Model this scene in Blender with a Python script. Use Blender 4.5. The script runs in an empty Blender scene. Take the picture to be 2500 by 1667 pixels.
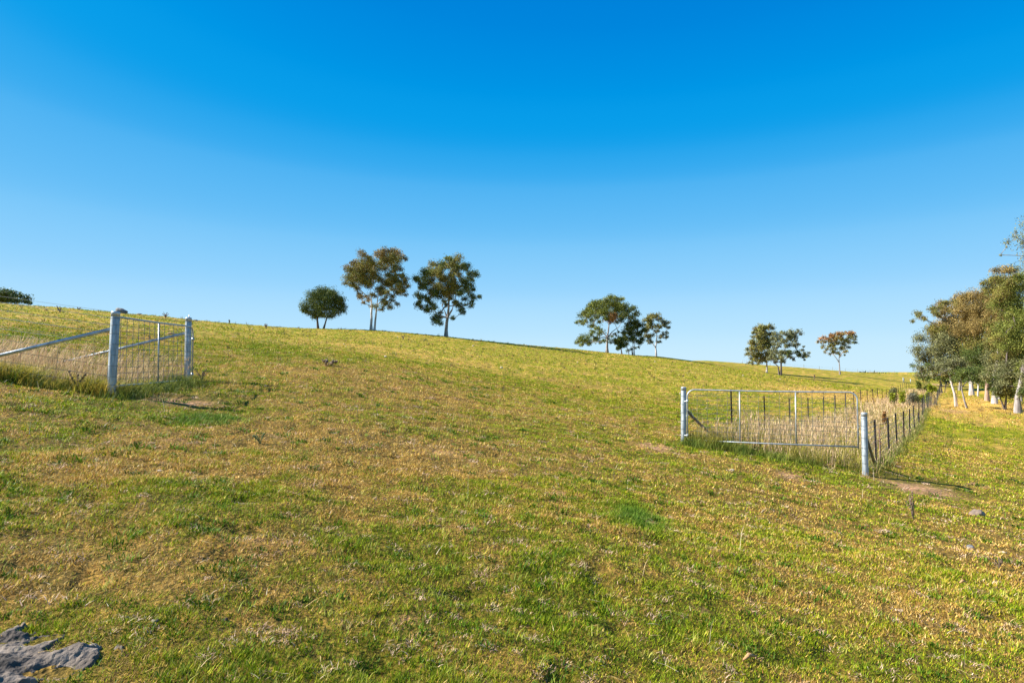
import bpy, math, random
import numpy as np
from mathutils import Vector, Matrix
random.seed(7); rng = np.random.default_rng(7)
sc = bpy.context.scene; col = sc.collection

# ------------------------------------------------------------------ camera, sky, sun, exposure
F = 1500.0; PIT = math.atan(86.5 / F); EYE = 1.6           # focal length in pixels of a 2500 px wide frame
cd = bpy.data.cameras.new('camera'); cam = bpy.data.objects.new('camera', cd); col.objects.link(cam)
cd.sensor_width = 36; cd.lens = F / 2500 * 36; cd.clip_start = 0.05; cd.clip_end = 12000
cam.location = (0, 0, EYE); cam.rotation_euler = (math.pi / 2 + PIT, 0, 0); sc.camera = cam

SUN_EL = math.radians(37); SUN_AZ = math.radians(-88)       # azimuth from +Y towards +X
wd = bpy.data.worlds.new('World'); sc.world = wd; wd.use_nodes = True
wn, wl = wd.node_tree.nodes, wd.node_tree.links
sky = wn.new('ShaderNodeTexSky'); sky.sky_type = 'NISHITA'; sky.sun_disc = False
sky.sun_elevation = SUN_EL; sky.sun_rotation = SUN_AZ; sky.altitude = 900; sky.air_density = 1.0
sky.dust_density = 0.25; sky.ozone_density = 3.0
EXPO = 1.3
def s2l(c): return tuple((v/255/12.92 if v <= 10 else ((v/255+.055)/1.055)**2.4) for v in c)
sep = wn.new('ShaderNodeSeparateColor'); dv = wn.new('ShaderNodeMath'); dv.operation = 'DIVIDE'; mul = wn.new('ShaderNodeMath'); mul.operation = 'MULTIPLY_ADD'
mul.inputs[1].default_value = -.27; mul.inputs[2].default_value = 1.0; wl.new(sky.outputs[0], sep.inputs[0]); wl.new(sep.outputs[2], dv.inputs[0]); wl.new(sep.outputs[0], dv.inputs[1]); wl.new(dv.outputs[0], mul.inputs[0])
cr = wn.new('ShaderNodeValToRGB'); wl.new(mul.outputs[0], cr.inputs[0]); cr.color_ramp.interpolation = 'CARDINAL'   # grades the clear sky to a deep azure
stops = [(.03, (0,118,210)), (.082, (0,134,221)), (.112, (2,152,231)), (.145, (34,164,237)), (.178, (78,179,243)), (.264, (122,199,250)), (.413, (163,218,255)), (.61, (192,232,255)), (.80, (208,239,255))]
ce = cr.color_ramp.elements; ce[0].position = stops[0][0]; ce[0].color = (*s2l(stops[0][1]), 1); ce[1].position = stops[-1][0]; ce[1].color = (*s2l(stops[-1][1]), 1)
for p_, c_ in stops[1:-1]: x_ = ce.new(p_); x_.color = (*s2l(c_), 1)
vm = wn.new('ShaderNodeVectorMath'); vm.operation = 'SCALE'; vm.inputs['Scale'].default_value = 1/(2**EXPO*.12)
wl.new(cr.outputs[0], vm.inputs[0]); wl.new(vm.outputs[0], wn['Background'].inputs['Color'])
wn['Background'].inputs['Strength'].default_value = 0.12
ld = bpy.data.lights.new('sun', 'SUN'); ld.energy = 5.0; ld.angle = math.radians(0.5); ld.color = (1.0, 0.955, 0.88)
sun = bpy.data.objects.new('sun', ld); col.objects.link(sun)
S = Vector((math.sin(SUN_AZ) * math.cos(SUN_EL), math.cos(SUN_AZ) * math.cos(SUN_EL), math.sin(SUN_EL)))
sun.rotation_euler = S.to_track_quat('Z', 'Y').to_euler(); sun.location = (-30, 0, 40)
vs = sc.view_settings; vs.view_transform = 'Standard'; vs.look = 'None'; vs.exposure = EXPO; vs.gamma = 1; vs.use_curve_mapping = False

# ------------------------------------------------------------------ terrain: radial-basis surface through surveyed points
def ray(px, py):
    a = (px - 1250) / F; b = (833.5 - py) / F
    y = math.cos(PIT) - b * math.sin(PIT); z = math.sin(PIT) + b * math.cos(PIT)
    return a / y, z / y
def W(px, py, Y):
    t, e = ray(px, py); return Vector((t * Y, Y, EYE + e * Y))
CP = [(272,968,10.3),(458,928,14),(1669,1080,15),(2114,1160,13.4),
(0,742,62),(150,751,66),(291,765,70),(400,773,76),(560,789,90),(720,802,106),(780,803,110),(908,806,112),(1089,822,112),
(1260,840,118),(1400,852,126),(1481,861,130),(1545,867,132),(1602,869.5,136),(1720,880,170),(1800,886,185),(1920,895,205),(2050,905,215),(2140,911,240),(2240,917,260),(2320,919,270),
(1871,910,140),(1906,916,128),
(2190,1091,20.5),(2220,1066,25.6),(2242,1040,31.2),(2259,1010,37.7),(2290,997,61),(2310,979,102),(2321,948,160),
(1787,1046,18.2),(1868,1045,21.3),(1975,1035,27.6),(2044,1016,34),(2110,992,43.8),(2174,975,64),(2227,957,89),(2250,945,125),
(2334,993,50),(2361,998,48),(2372,965,80),(2428,983,60),(2485,1003,47),(2600,1015,47),(2500,945,120),(2500,925,250)]
CREST = [(0,742,62),(291,765,70),(560,789,90),(908,806,112),(1260,840,118),(1481,861,130),(1602,869.5,136),(1800,886,185),(2050,905,215),(2240,917,260)]
P = []; V = []
def addp(X, Y, h):
    r = math.hypot(X, Y); th = math.atan2(X, Y)
    P.append((2 * math.sin(th), 2 * math.cos(th), 1.3 * math.log(r + 8))); V.append(h / (r + 8))
for k in range(12):
    th = k * math.pi / 6 + 0.1
    for r in (0.5, 4, 8):
        X, Y = r * math.sin(th), r * math.cos(th); addp(X, Y, -1.6 - .134 * X + .043 * Y)
for k in range(4, 9):
    th = k * math.pi / 6 + 0.1
    for r in (20, 60, 200, 1000):
        s = r / (1 + r / 60); addp(r * math.sin(th), r * math.cos(th), -1.6 + (-.134 * math.sin(th) + .043 * math.cos(th)) * s)
for px, py, Y in CP:
    t, e = ray(px, py); addp(t * Y, Y, e * Y)
for px, py, Y in CREST:
    t, e = ray(px, py)
    addp(t*Y*1.25, Y*1.25, e*Y*1.25 - 0.012*Y); addp(t*Y*2, Y*2, e*Y - 0.02*Y); addp(t*Y*5, Y*5, -4 - Y*.01); addp(t*Y*20, Y*20, -12)
    addp(t*Y*.8, Y*.8, e*Y*.8 - .75)
for t, h in ((-.3, .5), (0, -.72), (.25, -1.35)): addp(t*20, 20, h)
for t, h in ((-.6, 4.05), (-.3, 2.25), (0, .75), (.25, -.7), (.4, -1.5)): addp(t*42, 42, h)
for X, Y, h in ((72,60,-7),(280,200,-14),(-78,60,13),(-260,200,14),(24,20,-3.9),(-26,20,2.6)): addp(X, Y, h)
P = np.array(P); V = np.array(V)
Dm = np.sqrt(((P[:, None] - P[None])**2).sum(-1)); nP = len(P)
A = np.zeros((nP+4, nP+4)); A[:nP,:nP] = Dm**1.5; A[:nP,nP] = 1; A[:nP,nP+1:] = P; A[nP,:nP] = 1; A[nP+1:,:nP] = P.T
Cf = np.linalg.solve(A, np.concatenate([V, np.zeros(4)]))
def base_ground(X, Y):
    X = np.asarray(X, float); Y = np.asarray(Y, float); sh = X.shape
    X = X.ravel(); Y = Y.ravel(); r = np.hypot(X, Y); th = np.arctan2(X, Y)
    Q = np.stack([2*np.sin(th), 2*np.cos(th), 1.3*np.log(r+8)], 1); out = np.empty(len(r))
    PP = (P**2).sum(1)
    for i in range(0, len(r), 40000):
        q = Q[i:i+40000]; d2 = np.maximum((q**2).sum(1)[:, None] + PP[None] - 2*q@P.T, 0)
        out[i:i+40000] = (d2**.75)@Cf[:nP] + Cf[nP] + q@Cf[nP+1:]
    return (out*(r+8) + EYE).reshape(sh)

# gradient noise
def _h(ix, iy, s):
    n = (ix.astype(np.int64)*374761393 + iy.astype(np.int64)*668265263 + s*1442695041) & 0xffffffff
    n = ((n ^ (n >> 13))*1274126177) & 0xffffffff; return (n ^ (n >> 16)) & 0xffff
def noise(x, y, s=0):
    xi = np.floor(x); yi = np.floor(y); fx = x-xi; fy = y-yi
    u = fx*fx*fx*(fx*(fx*6-15)+10); v = fy*fy*fy*(fy*(fy*6-15)+10)
    def g(a, b):
        an = _h(xi+a, yi+b, s)*(2*math.pi/65536); return np.cos(an)*(fx-a)+np.sin(an)*(fy-b)
    return 1.5*((g(0,0)*(1-u)+g(1,0)*u)*(1-v)+(g(0,1)*(1-u)+g(1,1)*u)*v)
def fbm(x, y, o=4, s=0):
    a = 0; w = 1.0; t = 0
    for i in range(o):
        a = a + w*noise(x, y, s+i*17); t += w; x = x*2.03+7.1; y = y*2.03-3.3; w *= .55
    return a/t*1.5
def sst(a, b, x):
    t = np.clip((x-a)/(b-a), 0, 1); return t*t*(3-2*t)

# coarse table of the base surface for speed (polar, log spaced)
TH = np.linspace(-math.pi, math.pi, 1441); RR = np.exp(np.linspace(math.log(.3), math.log(9000), 420)); LR = np.log(RR)
tt, rr = np.meshgrid(TH, RR, indexing='ij'); TAB = base_ground(rr*np.sin(tt), rr*np.cos(tt))
def smooth_ground(X, Y):
    X = np.asarray(X, float); Y = np.asarray(Y, float)
    r = np.maximum(np.hypot(X, Y), .3); th = np.arctan2(X, Y)
    a = (th+math.pi)/(2*math.pi)*1440; b = (np.log(r)-LR[0])/(LR[1]-LR[0])
    i = np.clip(a.astype(int), 0, 1439); j = np.clip(b.astype(int), 0, 418); fa = a-i; fb = b-j
    return (TAB[i,j]*(1-fa)+TAB[i+1,j]*fa)*(1-fb)+(TAB[i,j+1]*(1-fa)+TAB[i+1,j+1]*fa)*fb
def relief(X, Y):
    r = np.hypot(X, Y)
    m = noise(X*1.1, Y*1.1, 5)*.035 + noise(X*3.1, Y*3.1, 6)*.016
    big = noise(X*.35, Y*.35, 8)*.05 + noise(X*.9, Y*1.3, 9)*.09*sst(12, 35, r)
    hole = -np.maximum(noise(X*2.3, Y*2.3, 12)-.45, 0)*.13
    fine = noise(X*9, Y*9, 7)*.009*(1-sst(8, 20, r))
    return (m + big + hole + fine)*(1-.6*sst(60, 110, r))
def ground(X, Y): return smooth_ground(X, Y) + relief(X, Y)
def gz(x, y): return float(ground(np.array([x]), np.array([y]))[0])
def gpt(px, py):                                            # where a line of sight meets the ground
    t, e = ray(px, py); Y = np.exp(np.linspace(math.log(2), math.log(400), 3000))
    z = smooth_ground(t*Y, Y); k = np.argmax(z > EYE + e*Y)
    return float(t*Y[k]), float(Y[k])

# ------------------------------------------------------------------ patches of the turf (places where the grass itself differs, one also tinted for wood shade)
GREENP = [(510,1018,95,16,1.1),(1560,1268,70,30,1.0),(560,975,80,16,.6),(2300,1045,120,16,.6),(2480,1060,70,14,.5),(330,985,90,16,.7),(2080,1175,90,14,.5),
 (1040,1420,160,60,.35),(1500,1480,380,110,.35),(300,1560,260,50,.25),(600,1600,300,40,.2),(2330,1420,140,50,.25),(200,1000,150,18,.35),(1100,1180,120,25,.3),(640,1210,160,35,.3),(640,860,70,9,.5),(2270,1180,70,12,.5),
 (1760,1100,140,12,.9),(1900,1120,120,12,.8)]
DRY_SHADEP = [(2400,985,140,14,-.9),(2440,1030,90,12,-.4),(350,1130,350,60,-.45),(850,1110,350,70,-.5),(250,1350,300,90,-.22),(2150,1350,300,80,-.12),(1300,1000,500,40,-.25),(780,1060,300,26,-.6),(1030,1110,170,34,-.8),(430,1075,220,22,-.5),(640,1330,110,28,-.8),(150,1400,160,60,-.3),(2420,1360,90,40,-.5),(1820,1250,240,30,-.3),  # first patch: tan turf, also tinted for the tree shade in the wood
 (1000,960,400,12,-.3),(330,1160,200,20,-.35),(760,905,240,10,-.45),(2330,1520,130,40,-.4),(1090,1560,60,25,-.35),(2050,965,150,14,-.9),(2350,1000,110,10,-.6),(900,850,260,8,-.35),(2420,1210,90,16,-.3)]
DIRTP = [(430,982,75,7,1),(1600,1093,45,8,.9),(2240,1193,80,11,1),(2400,1187,36,6,.7),(600,1315,60,18,.6),(1930,1163,30,7,.7),(1080,1105,60,10,.45),(2330,1003,30,4,.7),(1590,1280,18,6,1),(1530,1262,14,5,1)]
def patches(L):
    out = []
    for px, py, rx, ry, w in L:
        x, y = gpt(px, py); x2, y2 = gpt(px, py-ry); x3, y3 = gpt(px, py+ry)
        lx = max(rx*y/F, .05); ly = max((math.hypot(x2, y2)-math.hypot(x3, y3))/2, .05)
        out.append((x, y, lx, ly, w))
    return out
GP, DP, BP = patches(GREENP), patches(DRY_SHADEP), patches(DIRTP)
SHP = patches([(2240,1182,130,22,1.3),(470,978,120,14,1.2)])
def field(L, X, Y):
    o = np.zeros_like(X)
    for x, y, lx, ly, w in L:
        th = math.atan2(x, y); dx = X-x; dy = Y-y
        a = dx*math.cos(th)-dy*math.sin(th); b = dx*math.sin(th)+dy*math.cos(th)
        o += w*np.exp(-((a/lx)**2+(b/ly)**2)**1.3)
    return o
def greenness(X, Y):
    g = fbm(X*.16, Y*.16, 3, 21)*.42 + fbm(X*.9, Y*.9, 3, 22)*.6 + fbm(X*3.2, Y*3.2, 3, 23)*.62
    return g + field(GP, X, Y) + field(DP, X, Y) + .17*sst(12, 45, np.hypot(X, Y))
def dirtiness(X, Y):
    d = field(BP, X, Y)*(1+.9*fbm(X*4, Y*4, 3, 31))
    return d + sst(.62, .95, fbm(X*1.3, Y*1.3, 4, 33)*1.1)*.6
GD = np.array((.060,.115,.005)); GM = np.array((.245,.325,.010)); GY = np.array((.470,.400,.014))
SD = np.array((.280,.165,.035)); SM = np.array((.690,.440,.105)); SL = np.array((.820,.600,.250)); RU = np.array((.420,.190,.045))
def lerp(a, b, t): return a[None]*(1-t[:, None])+b[None]*t[:, None]

# ------------------------------------------------------------------ mesh helpers
def fast_mesh(name, verts, faces, n, mat, vcol=None, smooth=False):
    me = bpy.data.meshes.new(name); verts = np.ascontiguousarray(verts, np.float32); faces = np.ascontiguousarray(faces, np.int32)
    me.vertices.add(len(verts)); me.vertices.foreach_set('co', verts.ravel())
    me.loops.add(faces.size); me.loops.foreach_set('vertex_index', faces.ravel())
    m = faces.size//n; me.polygons.add(m); me.polygons.foreach_set('loop_start', np.arange(0, faces.size, n, dtype=np.int32))
    if smooth: me.polygons.foreach_set('use_smooth', np.ones(m, bool))
    me.update(calc_edges=True)
    if vcol is not None:
        at = me.color_attributes.new('Col', 'FLOAT_COLOR', 'POINT')
        at.data.foreach_set('color', np.concatenate([vcol, np.ones((len(vcol), 1))], 1).astype(np.float32).ravel())
    if mat: me.materials.append(mat)
    return me
def link(name, me, parent=None, loc=None):
    o = bpy.data.objects.new(name, me); col.objects.link(o)
    if parent: o.parent = parent
    if loc is not None: o.location = loc
    return o
def tag(o, label=None, cat=None, group=None, kind=None):
    for k, v in (('label', label), ('category', cat), ('group', group), ('kind', kind)):
        if v: o[k] = v
    return o
def empty(name, loc, label, cat, group=None, rot=None):
    o = bpy.data.objects.new(name, None); col.objects.link(o); o.location = loc; o.empty_display_size = .2
    if rot is not None: o.rotation_euler = rot
    return tag(o, label, cat, group)
class MB:
    def __init__(s): s.v = []; s.f = []
    def tube(s, pts, rad, n=8, cap=True):
        pts = [Vector(p) for p in pts]; m = len(pts); rads = rad if hasattr(rad, '__len__') else [rad]*m
        b0 = len(s.v); up = None
        for i, p in enumerate(pts):
            d = (pts[min(i+1, m-1)]-pts[max(i-1, 0)]).normalized()
            if up is None: up = d.orthogonal().normalized()
            up = (up - d*up.dot(d)); up = up.normalized() if up.length > 1e-6 else d.orthogonal().normalized()
            q = d.cross(up)
            for k in range(n):
                a = 2*math.pi*k/n; s.v.append(tuple(p + (up*math.cos(a)+q*math.sin(a))*rads[i]))
        for i in range(m-1):
            for k in range(n):
                k2 = (k+1) % n; a = b0+i*n; s.f.append((a+k, a+k2, a+n+k2, a+n+k))
        if cap: s.f.append(tuple(b0+k for k in range(n-1, -1, -1))); s.f.append(tuple(b0+(m-1)*n+k for k in range(n)))
        return s
    def prism(s, prof, z0, z1):
        b = len(s.v); n = len(prof)
        for z in (z0, z1):
            for x, y in prof: s.v.append((x, y, z))
        for k in range(n): s.f.append((b+k, b+(k+1) % n, b+n+(k+1) % n, b+n+k))
        s.f.append(tuple(range(b+n-1, b-1, -1))); s.f.append(tuple(range(b+n, b+2*n))); return s
    def mesh(s, name, mat, smooth=True):
        me = bpy.data.meshes.new(name); me.from_pydata([tuple(v) for v in s.v], [], s.f)
        if smooth: me.shade_smooth()
        me.update(); me.materials.append(mat); return me
    def build(s, name, mat, parent=None, smooth=True): return link(name, s.mesh(name, mat, smooth), parent)

# ------------------------------------------------------------------ materials
def mat_new(name):
    m = bpy.data.materials.new(name); m.use_nodes = True; return m, m.node_tree.nodes, m.node_tree.links
def noise_node(n, l, scale, detail=4, vec=None, obj=False):
    tc = n.new('ShaderNodeTexCoord'); t = n.new('ShaderNodeTexNoise'); t.inputs['Scale'].default_value = scale; t.inputs['Detail'].default_value = detail
    if obj: l.new(tc.outputs['Object'], t.inputs['Vector'])
    else:
        g = n.new('ShaderNodeNewGeometry'); l.new(g.outputs['Position'], t.inputs['Vector'])
    return t
def ramp(n, l, src, stops):
    r = n.new('ShaderNodeValToRGB'); l.new(src, r.inputs['Fac']); e = r.color_ramp.elements
    e[0].position, e[0].color = stops[0][0], (*stops[0][1], 1); e[1].position, e[1].color = stops[-1][0], (*stops[-1][1], 1)
    for p, c in stops[1:-1]:
        x = e.new(p); x.color = (*c, 1)
    return r
def mixc(n, l, mode, a, b, fac):
    m = n.new('ShaderNodeMix'); m.data_type = 'RGBA'; m.blend_type = mode
    if isinstance(fac, float): m.inputs[0].default_value = fac
    else: l.new(fac, m.inputs[0])
    for i, x in ((6, a), (7, b)):
        if isinstance(x, tuple): m.inputs[i].default_value = (*x, 1)
        else: l.new(x, m.inputs[i])
    return m.outputs[2]
def mat_turf():
    m, n, l = mat_new('turf_ground'); b = n['Principled BSDF']; b.inputs['Roughness'].default_value = .95; b.inputs['Specular IOR Level'].default_value = .1
    at = n.new('ShaderNodeAttribute'); at.attribute_name = 'Col'
    f1 = noise_node(n, l, 30, 8); r1 = ramp(n, l, f1.outputs[0], [(.32, (.40,.42,.42)), (.66, (1.45,1.38,1.3))])
    f2 = noise_node(n, l, 5.5, 6); r2 = ramp(n, l, f2.outputs[0], [(.34, (.66,.72,.62)), (.5, (1,1,1)), (.66, (1.25,1.18,1.1))])
    c = mixc(n, l, 'MULTIPLY', at.outputs['Color'], r1.outputs[0], 1.0); c = mixc(n, l, 'MULTIPLY', c, r2.outputs[0], 1.0)
    l.new(c, b.inputs['Base Color'])
    bp = n.new('ShaderNodeBump'); bp.inputs['Distance'].default_value = .04; bp.inputs['Strength'].default_value = 1.0
    l.new(f1.outputs[0], bp.inputs['Height']); l.new(bp.outputs[0], b.inputs['Normal']); return m
def mat_blade(name, trans=.35, rough=.55, scl=14.0):
    m, n, l = mat_new(name); b = n['Principled BSDF']; b.inputs['Roughness'].default_value = rough; b.inputs['Specular IOR Level'].default_value = .08
    at = n.new('ShaderNodeAttribute'); at.attribute_name = 'Col'
    f = noise_node(n, l, scl, 3); r = ramp(n, l, f.outputs[0], [(.3, (.8,.8,.78)), (.7, (1.2,1.18,1.12))])
    c = mixc(n, l, 'MULTIPLY', at.outputs['Color'], r.outputs[0], 1.0); l.new(c, b.inputs['Base Color'])
    t = n.new('ShaderNodeBsdfTranslucent'); l.new(c, t.inputs['Color'])
    mx = n.new('ShaderNodeMixShader'); mx.inputs[0].default_value = trans; l.new(b.outputs[0], mx.inputs[1]); l.new(t.outputs[0], mx.inputs[2])
    l.new(mx.outputs[0], n['Material Output'].inputs['Surface']); return m
def mat_simple(name, stops, scale, rough=.6, metal=0.0, bump=0.0, bscale=None, detail=5, stretch=None):
    m, n, l = mat_new(name); b = n['Principled BSDF']; b.inputs['Roughness'].default_value = rough; b.inputs['Metallic'].default_value = metal
    f = noise_node(n, l, scale, detail, obj=True)
    if stretch:
        mp = n.new('ShaderNodeMapping'); mp.inputs['Scale'].default_value = stretch
        l.new(f.inputs['Vector'].links[0].from_socket, mp.inputs['Vector']); l.new(mp.outputs[0], f.inputs['Vector'])
    r = ramp(n, l, f.outputs[0], stops); l.new(r.outputs[0], b.inputs['Base Color'])
    if bump:
        g = noise_node(n, l, bscale or scale*3, 5, obj=True); bp = n.new('ShaderNodeBump'); bp.inputs['Strength'].default_value = bump; bp.inputs['Distance'].default_value = .02
        l.new(g.outputs[0], bp.inputs['Height']); l.new(bp.outputs[0], b.inputs['Normal'])
    return m
TURF = mat_turf(); BLADE = mat_blade('grass_blades', .25); STALK = mat_blade('dry_grass', .25, .7); LEAF = mat_blade('gum_leaves', .18, .5, 1.4)
GALV = mat_simple('galvanised_steel', [(.3, (.19,.215,.225)), (.5, (.31,.345,.36)), (.72, (.50,.535,.55))], 7, .5, .35, .12, 30, stretch=(3, 3, .5))
GALVP = mat_simple('galvanised_pipe', [(.3, (.28,.305,.32)), (.7, (.54,.57,.58))], 9, .42, .45)
WIRE = mat_simple('fence_wire', [(.3, (.09,.10,.105)), (.7, (.20,.22,.23))], 5, .5, .5)
PICKET = mat_simple('picket_paint', [(.3, (.010,.007,.007)), (.6, (.022,.014,.012)), (.8, (.06,.028,.02))], 12, .95)
TIMBER = mat_simple('weathered_timber', [(.3, (.09,.075,.05)), (.7, (.24,.2,.14))], 10, .85, 0, .4, 40)
BARKW = mat_simple('pale_gum_bark', [(.25, (.16,.11,.085)), (.42, (.42,.36,.32)), (.62, (.66,.60,.57)), (.8, (.75,.70,.67))], 1.1, .8, 0, .5, 6, stretch=(2.5, 2.5, .7))
BARKG = mat_simple('grey_gum_bark', [(.3, (.10,.08,.07)), (.55, (.30,.26,.24)), (.8, (.5,.46,.44))], 1.5, .85, 0, .6, 7, stretch=(3, 3, .6))
BARKD = mat_simple('dark_gum_bark', [(.3, (.045,.035,.03)), (.7, (.17,.13,.11))], 2.0, .9, 0, .6, 7, stretch=(3, 3, .6))
BARKB = mat_simple('brown_gum_bark', [(.3, (.20,.12,.08)), (.7, (.42,.29,.21))], 1.6, .85, 0, .6, 7, stretch=(3, 3, .6))
ROCK = mat_simple('rock_grey', [(.3, (.06,.06,.06)), (.55, (.17,.165,.16)), (.75, (.33,.31,.28))], 5, .9, 0, .7, 14)
ROCKB = mat_simple('rock_brown', [(.3, (.10,.075,.06)), (.55, (.27,.19,.13)), (.75, (.42,.33,.24))], 9, .9, 0, .7, 24)
STONE = mat_simple('stone_pale', [(.3, (.40,.28,.17)), (.7, (.72,.60,.44))], 14, .9, 0, .5, 40)
SOIL = mat_simple('bare_soil', [(.34, (.018,.014,.010)), (.53, (.115,.088,.066)), (.7, (.27,.215,.165))], 6, .95, 0, .8, 45, detail=9)
MOUND = mat_simple('orange_earth', [(.3, (.35,.18,.07)), (.7, (.55,.32,.14))], 8, .95, 0, .5, 30)

# ------------------------------------------------------------------ ground sheet
thf = np.linspace(-.80, .80, 520); thb = np.linspace(.80, 2*math.pi-.80, 90)[1:-1]
th = np.concatenate([thf, thb]); nt = len(th)
rad = np.concatenate([[.0], np.exp(np.linspace(math.log(.6), math.log(2.6), 22))[:-1], np.exp(np.linspace(math.log(2.6), math.log(330), 330)), np.exp(np.linspace(math.log(360), math.log(9000), 30))])
T, R = np.meshgrid(th, rad[1:], indexing='ij'); GX, GY_ = R*np.sin(T), R*np.cos(T); GX = GX.ravel(); GY_ = GY_.ravel()
GZ = ground(GX, GY_); m = len(rad)-1
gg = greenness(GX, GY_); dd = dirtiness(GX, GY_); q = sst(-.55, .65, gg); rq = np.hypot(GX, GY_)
far = sst(10, 45, rq)
cgr = lerp(GD*.9, GY*.88, rng.random(len(q))*.5+.25); cst = lerp(SD, SM, rng.random(len(q))*.6+.2)
gc = cst*(1-q[:, None]) + cgr*q[:, None]; thatch = lerp(SD*.2, SM*.45, rng.random(len(q))**1.5)
gc = gc*(far*.92+.08)[:, None] + (thatch*.6+gc*.16)*(.85-far*.85)[:, None]
dq = np.clip(dd, 0, 1)[:, None]; gc = gc*(1-dq) + np.array((.42,.235,.13))[None]*dq*(.75+.5*rng.random((len(q), 1)))
idx = np.arange(nt*m).reshape(nt, m); nx = np.roll(idx, -1, 0)
faces = np.stack([idx[:, :-1], nx[:, :-1], nx[:, 1:], idx[:, 1:]], -1).reshape(-1, 4)
c0 = len(GX); vv = np.concatenate([np.stack([GX, GY_, GZ], 1), [[0, 0, float(smooth_ground(np.array([0.]), np.array([0.]))[0])]]])
# the fan at the observer's feet: degenerate-free quads as pairs of triangles are avoided by closing with thin quads
fan = np.stack([np.full(nt//2, c0), idx[0:nt-1:2, 0][:nt//2], idx[1:nt:2, 0][:nt//2], np.roll(idx[0:nt-1:2, 0], -1)[:nt//2]], -1)
gme = fast_mesh('ground', vv, np.concatenate([faces, fan]), 4, TURF, np.concatenate([gc, gc[:1]]), True)
g = link('ground', gme); tag(g, kind='structure')

# ------------------------------------------------------------------ bare soil patch near the camera, lower left
soil_c = gpt(70, 1625)
def soil_mask(X, Y):
    o = np.zeros_like(X)
    for px, py, rx, ry, w in [(40,1590,70,26,1),(95,1572,45,10,1),(40,1640,60,20,.9),(120,1620,80,15,1),(215,1615,22,12,1),(20,1665,60,20,1.),(70,1652,60,12,1.),(150,1640,55,12,1.),(-60,1620,110,60,1),(180,1600,30,8,.5)]:
        x, y = gpt(px, py); t1, y1 = gpt(px, py-ry); t2, y2 = gpt(px, py+ry); lx = rx*y/F; ly = (math.hypot(t1,y1)-math.hypot(t2,y2))/2
        a = X-x; b = Y-y; c = math.cos(math.atan2(x, y)); s_ = math.sin(math.atan2(x, y))
        o = np.maximum(o, w*np.exp(-(((a*c-b*s_)/lx)**2+((a*s_+b*c)/ly)**2)))
    return o + fbm(X*7, Y*7, 4, 41)*.30 + fbm(X*26, Y*26, 3, 45)*.16 - .24
nx_, ny_ = 260, 150
sx = np.linspace(soil_c[0]-1.1, soil_c[0]+.65, nx_); sy = np.linspace(soil_c[1]-.5, soil_c[1]+.55, ny_)
SX, SY = np.meshgrid(sx, sy, indexing='ij'); SX = SX.ravel(); SY = SY.ravel(); sm = soil_mask(SX, SY)
rut = np.maximum(noise(SX*2.6+3, SY*5, 44), 0)*.09
sz = smooth_ground(SX, SY)+relief(SX, SY) + np.clip(sm*.16, -.06, .014) + (np.maximum(fbm(SX*8, SY*8, 6, 42)+.22, 0)*.026+np.abs(noise(SX*30, SY*30, 43))*.010-rut*.7)*sst(-.02, .2, sm) + .001
si = np.arange(nx_*ny_).reshape(nx_, ny_); sf = np.stack([si[:-1,:-1], si[1:,:-1], si[1:,1:], si[:-1,1:]], -1).reshape(-1, 4)
keep = (sm[sf].max(1) > -.12); so = link('bare_soil', fast_mesh('bare_soil', np.stack([SX, SY, sz], 1), sf[keep], 4, SOIL, None, True)); tag(so, kind='structure')

# ------------------------------------------------------------------ blades
def blades(base, h, w, yaw, lean, colr, seg=1):
    """base (N,3), lean (N,2) horizontal tip offset; seg 1 -> one triangle, 2 -> bent ribbon of three triangles"""
    N = len(base); dx = np.cos(yaw)*w*.5; dy = np.sin(yaw)*w*.5; z0 = np.zeros(N)
    side = np.stack([dx, dy, z0], 1)
    if seg == 1:
        tip = base + np.stack([lean[:,0], lean[:,1], h], 1)
        v = np.stack([base-side, base+side, tip], 1).reshape(-1, 3); f = np.arange(N*3).reshape(N, 3); c = np.repeat(colr, 3, 0)
    else:
        mid = base + np.stack([lean[:,0]*.35, lean[:,1]*.35, h*.6], 1); tip = base + np.stack([lean[:,0], lean[:,1], h], 1)
        v = np.stack([base-side, base+side, mid-side*.75, mid+side*.75, tip], 1).reshape(-1, 3)
        k = np.arange(N)[:, None]*5; f = np.concatenate([k+[0,1,3], k+[0,3,2], k+[2,3,4]], 1).reshape(-1, 3); c = np.repeat(colr, 5, 0)
    return v, f, c
class Acc:
    def __init__(s): s.v = []; s.f = []; s.c = []; s.n = 0
    def add(s, t):
        v, f, c = t; s.v.append(v); s.f.append(f+s.n); s.c.append(c); s.n += len(v)
    def build(s, name, mat, parent=None):
        return link(name, fast_mesh(name, np.concatenate(s.v), np.concatenate(s.f), 3, mat, np.concatenate(s.c)), parent)
def grass_colors(X, Y, u):
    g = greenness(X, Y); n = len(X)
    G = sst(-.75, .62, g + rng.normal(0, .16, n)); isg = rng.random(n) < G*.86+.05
    t = np.clip(rng.random(n)*.75 + .28*(.6-g), 0, 1)
    green = np.where((t < .5)[:, None], lerp(GD, GM, np.clip(t*2, 0, 1)), lerp(GM, GY, np.clip(t*2-1, 0, 1)))
    a = rng.random(n); straw = np.where((a < .68)[:, None], lerp(SD, SM, rng.random(n)), lerp(SM, SL, rng.random(n)))
    straw = np.where((a > .93)[:, None], RU[None], straw)
    c = np.where(isg[:, None], green, straw)*(.58+.8*rng.random((n, 1)))
    lush = field(GP[:2], X, Y)[:, None].clip(0, 1)
    c = c*(1-lush*.7) + lush*.7*np.array((.10,.20,.03))[None]*(.7+.6*rng.random((n, 1)))
    return c, isg, g
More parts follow.
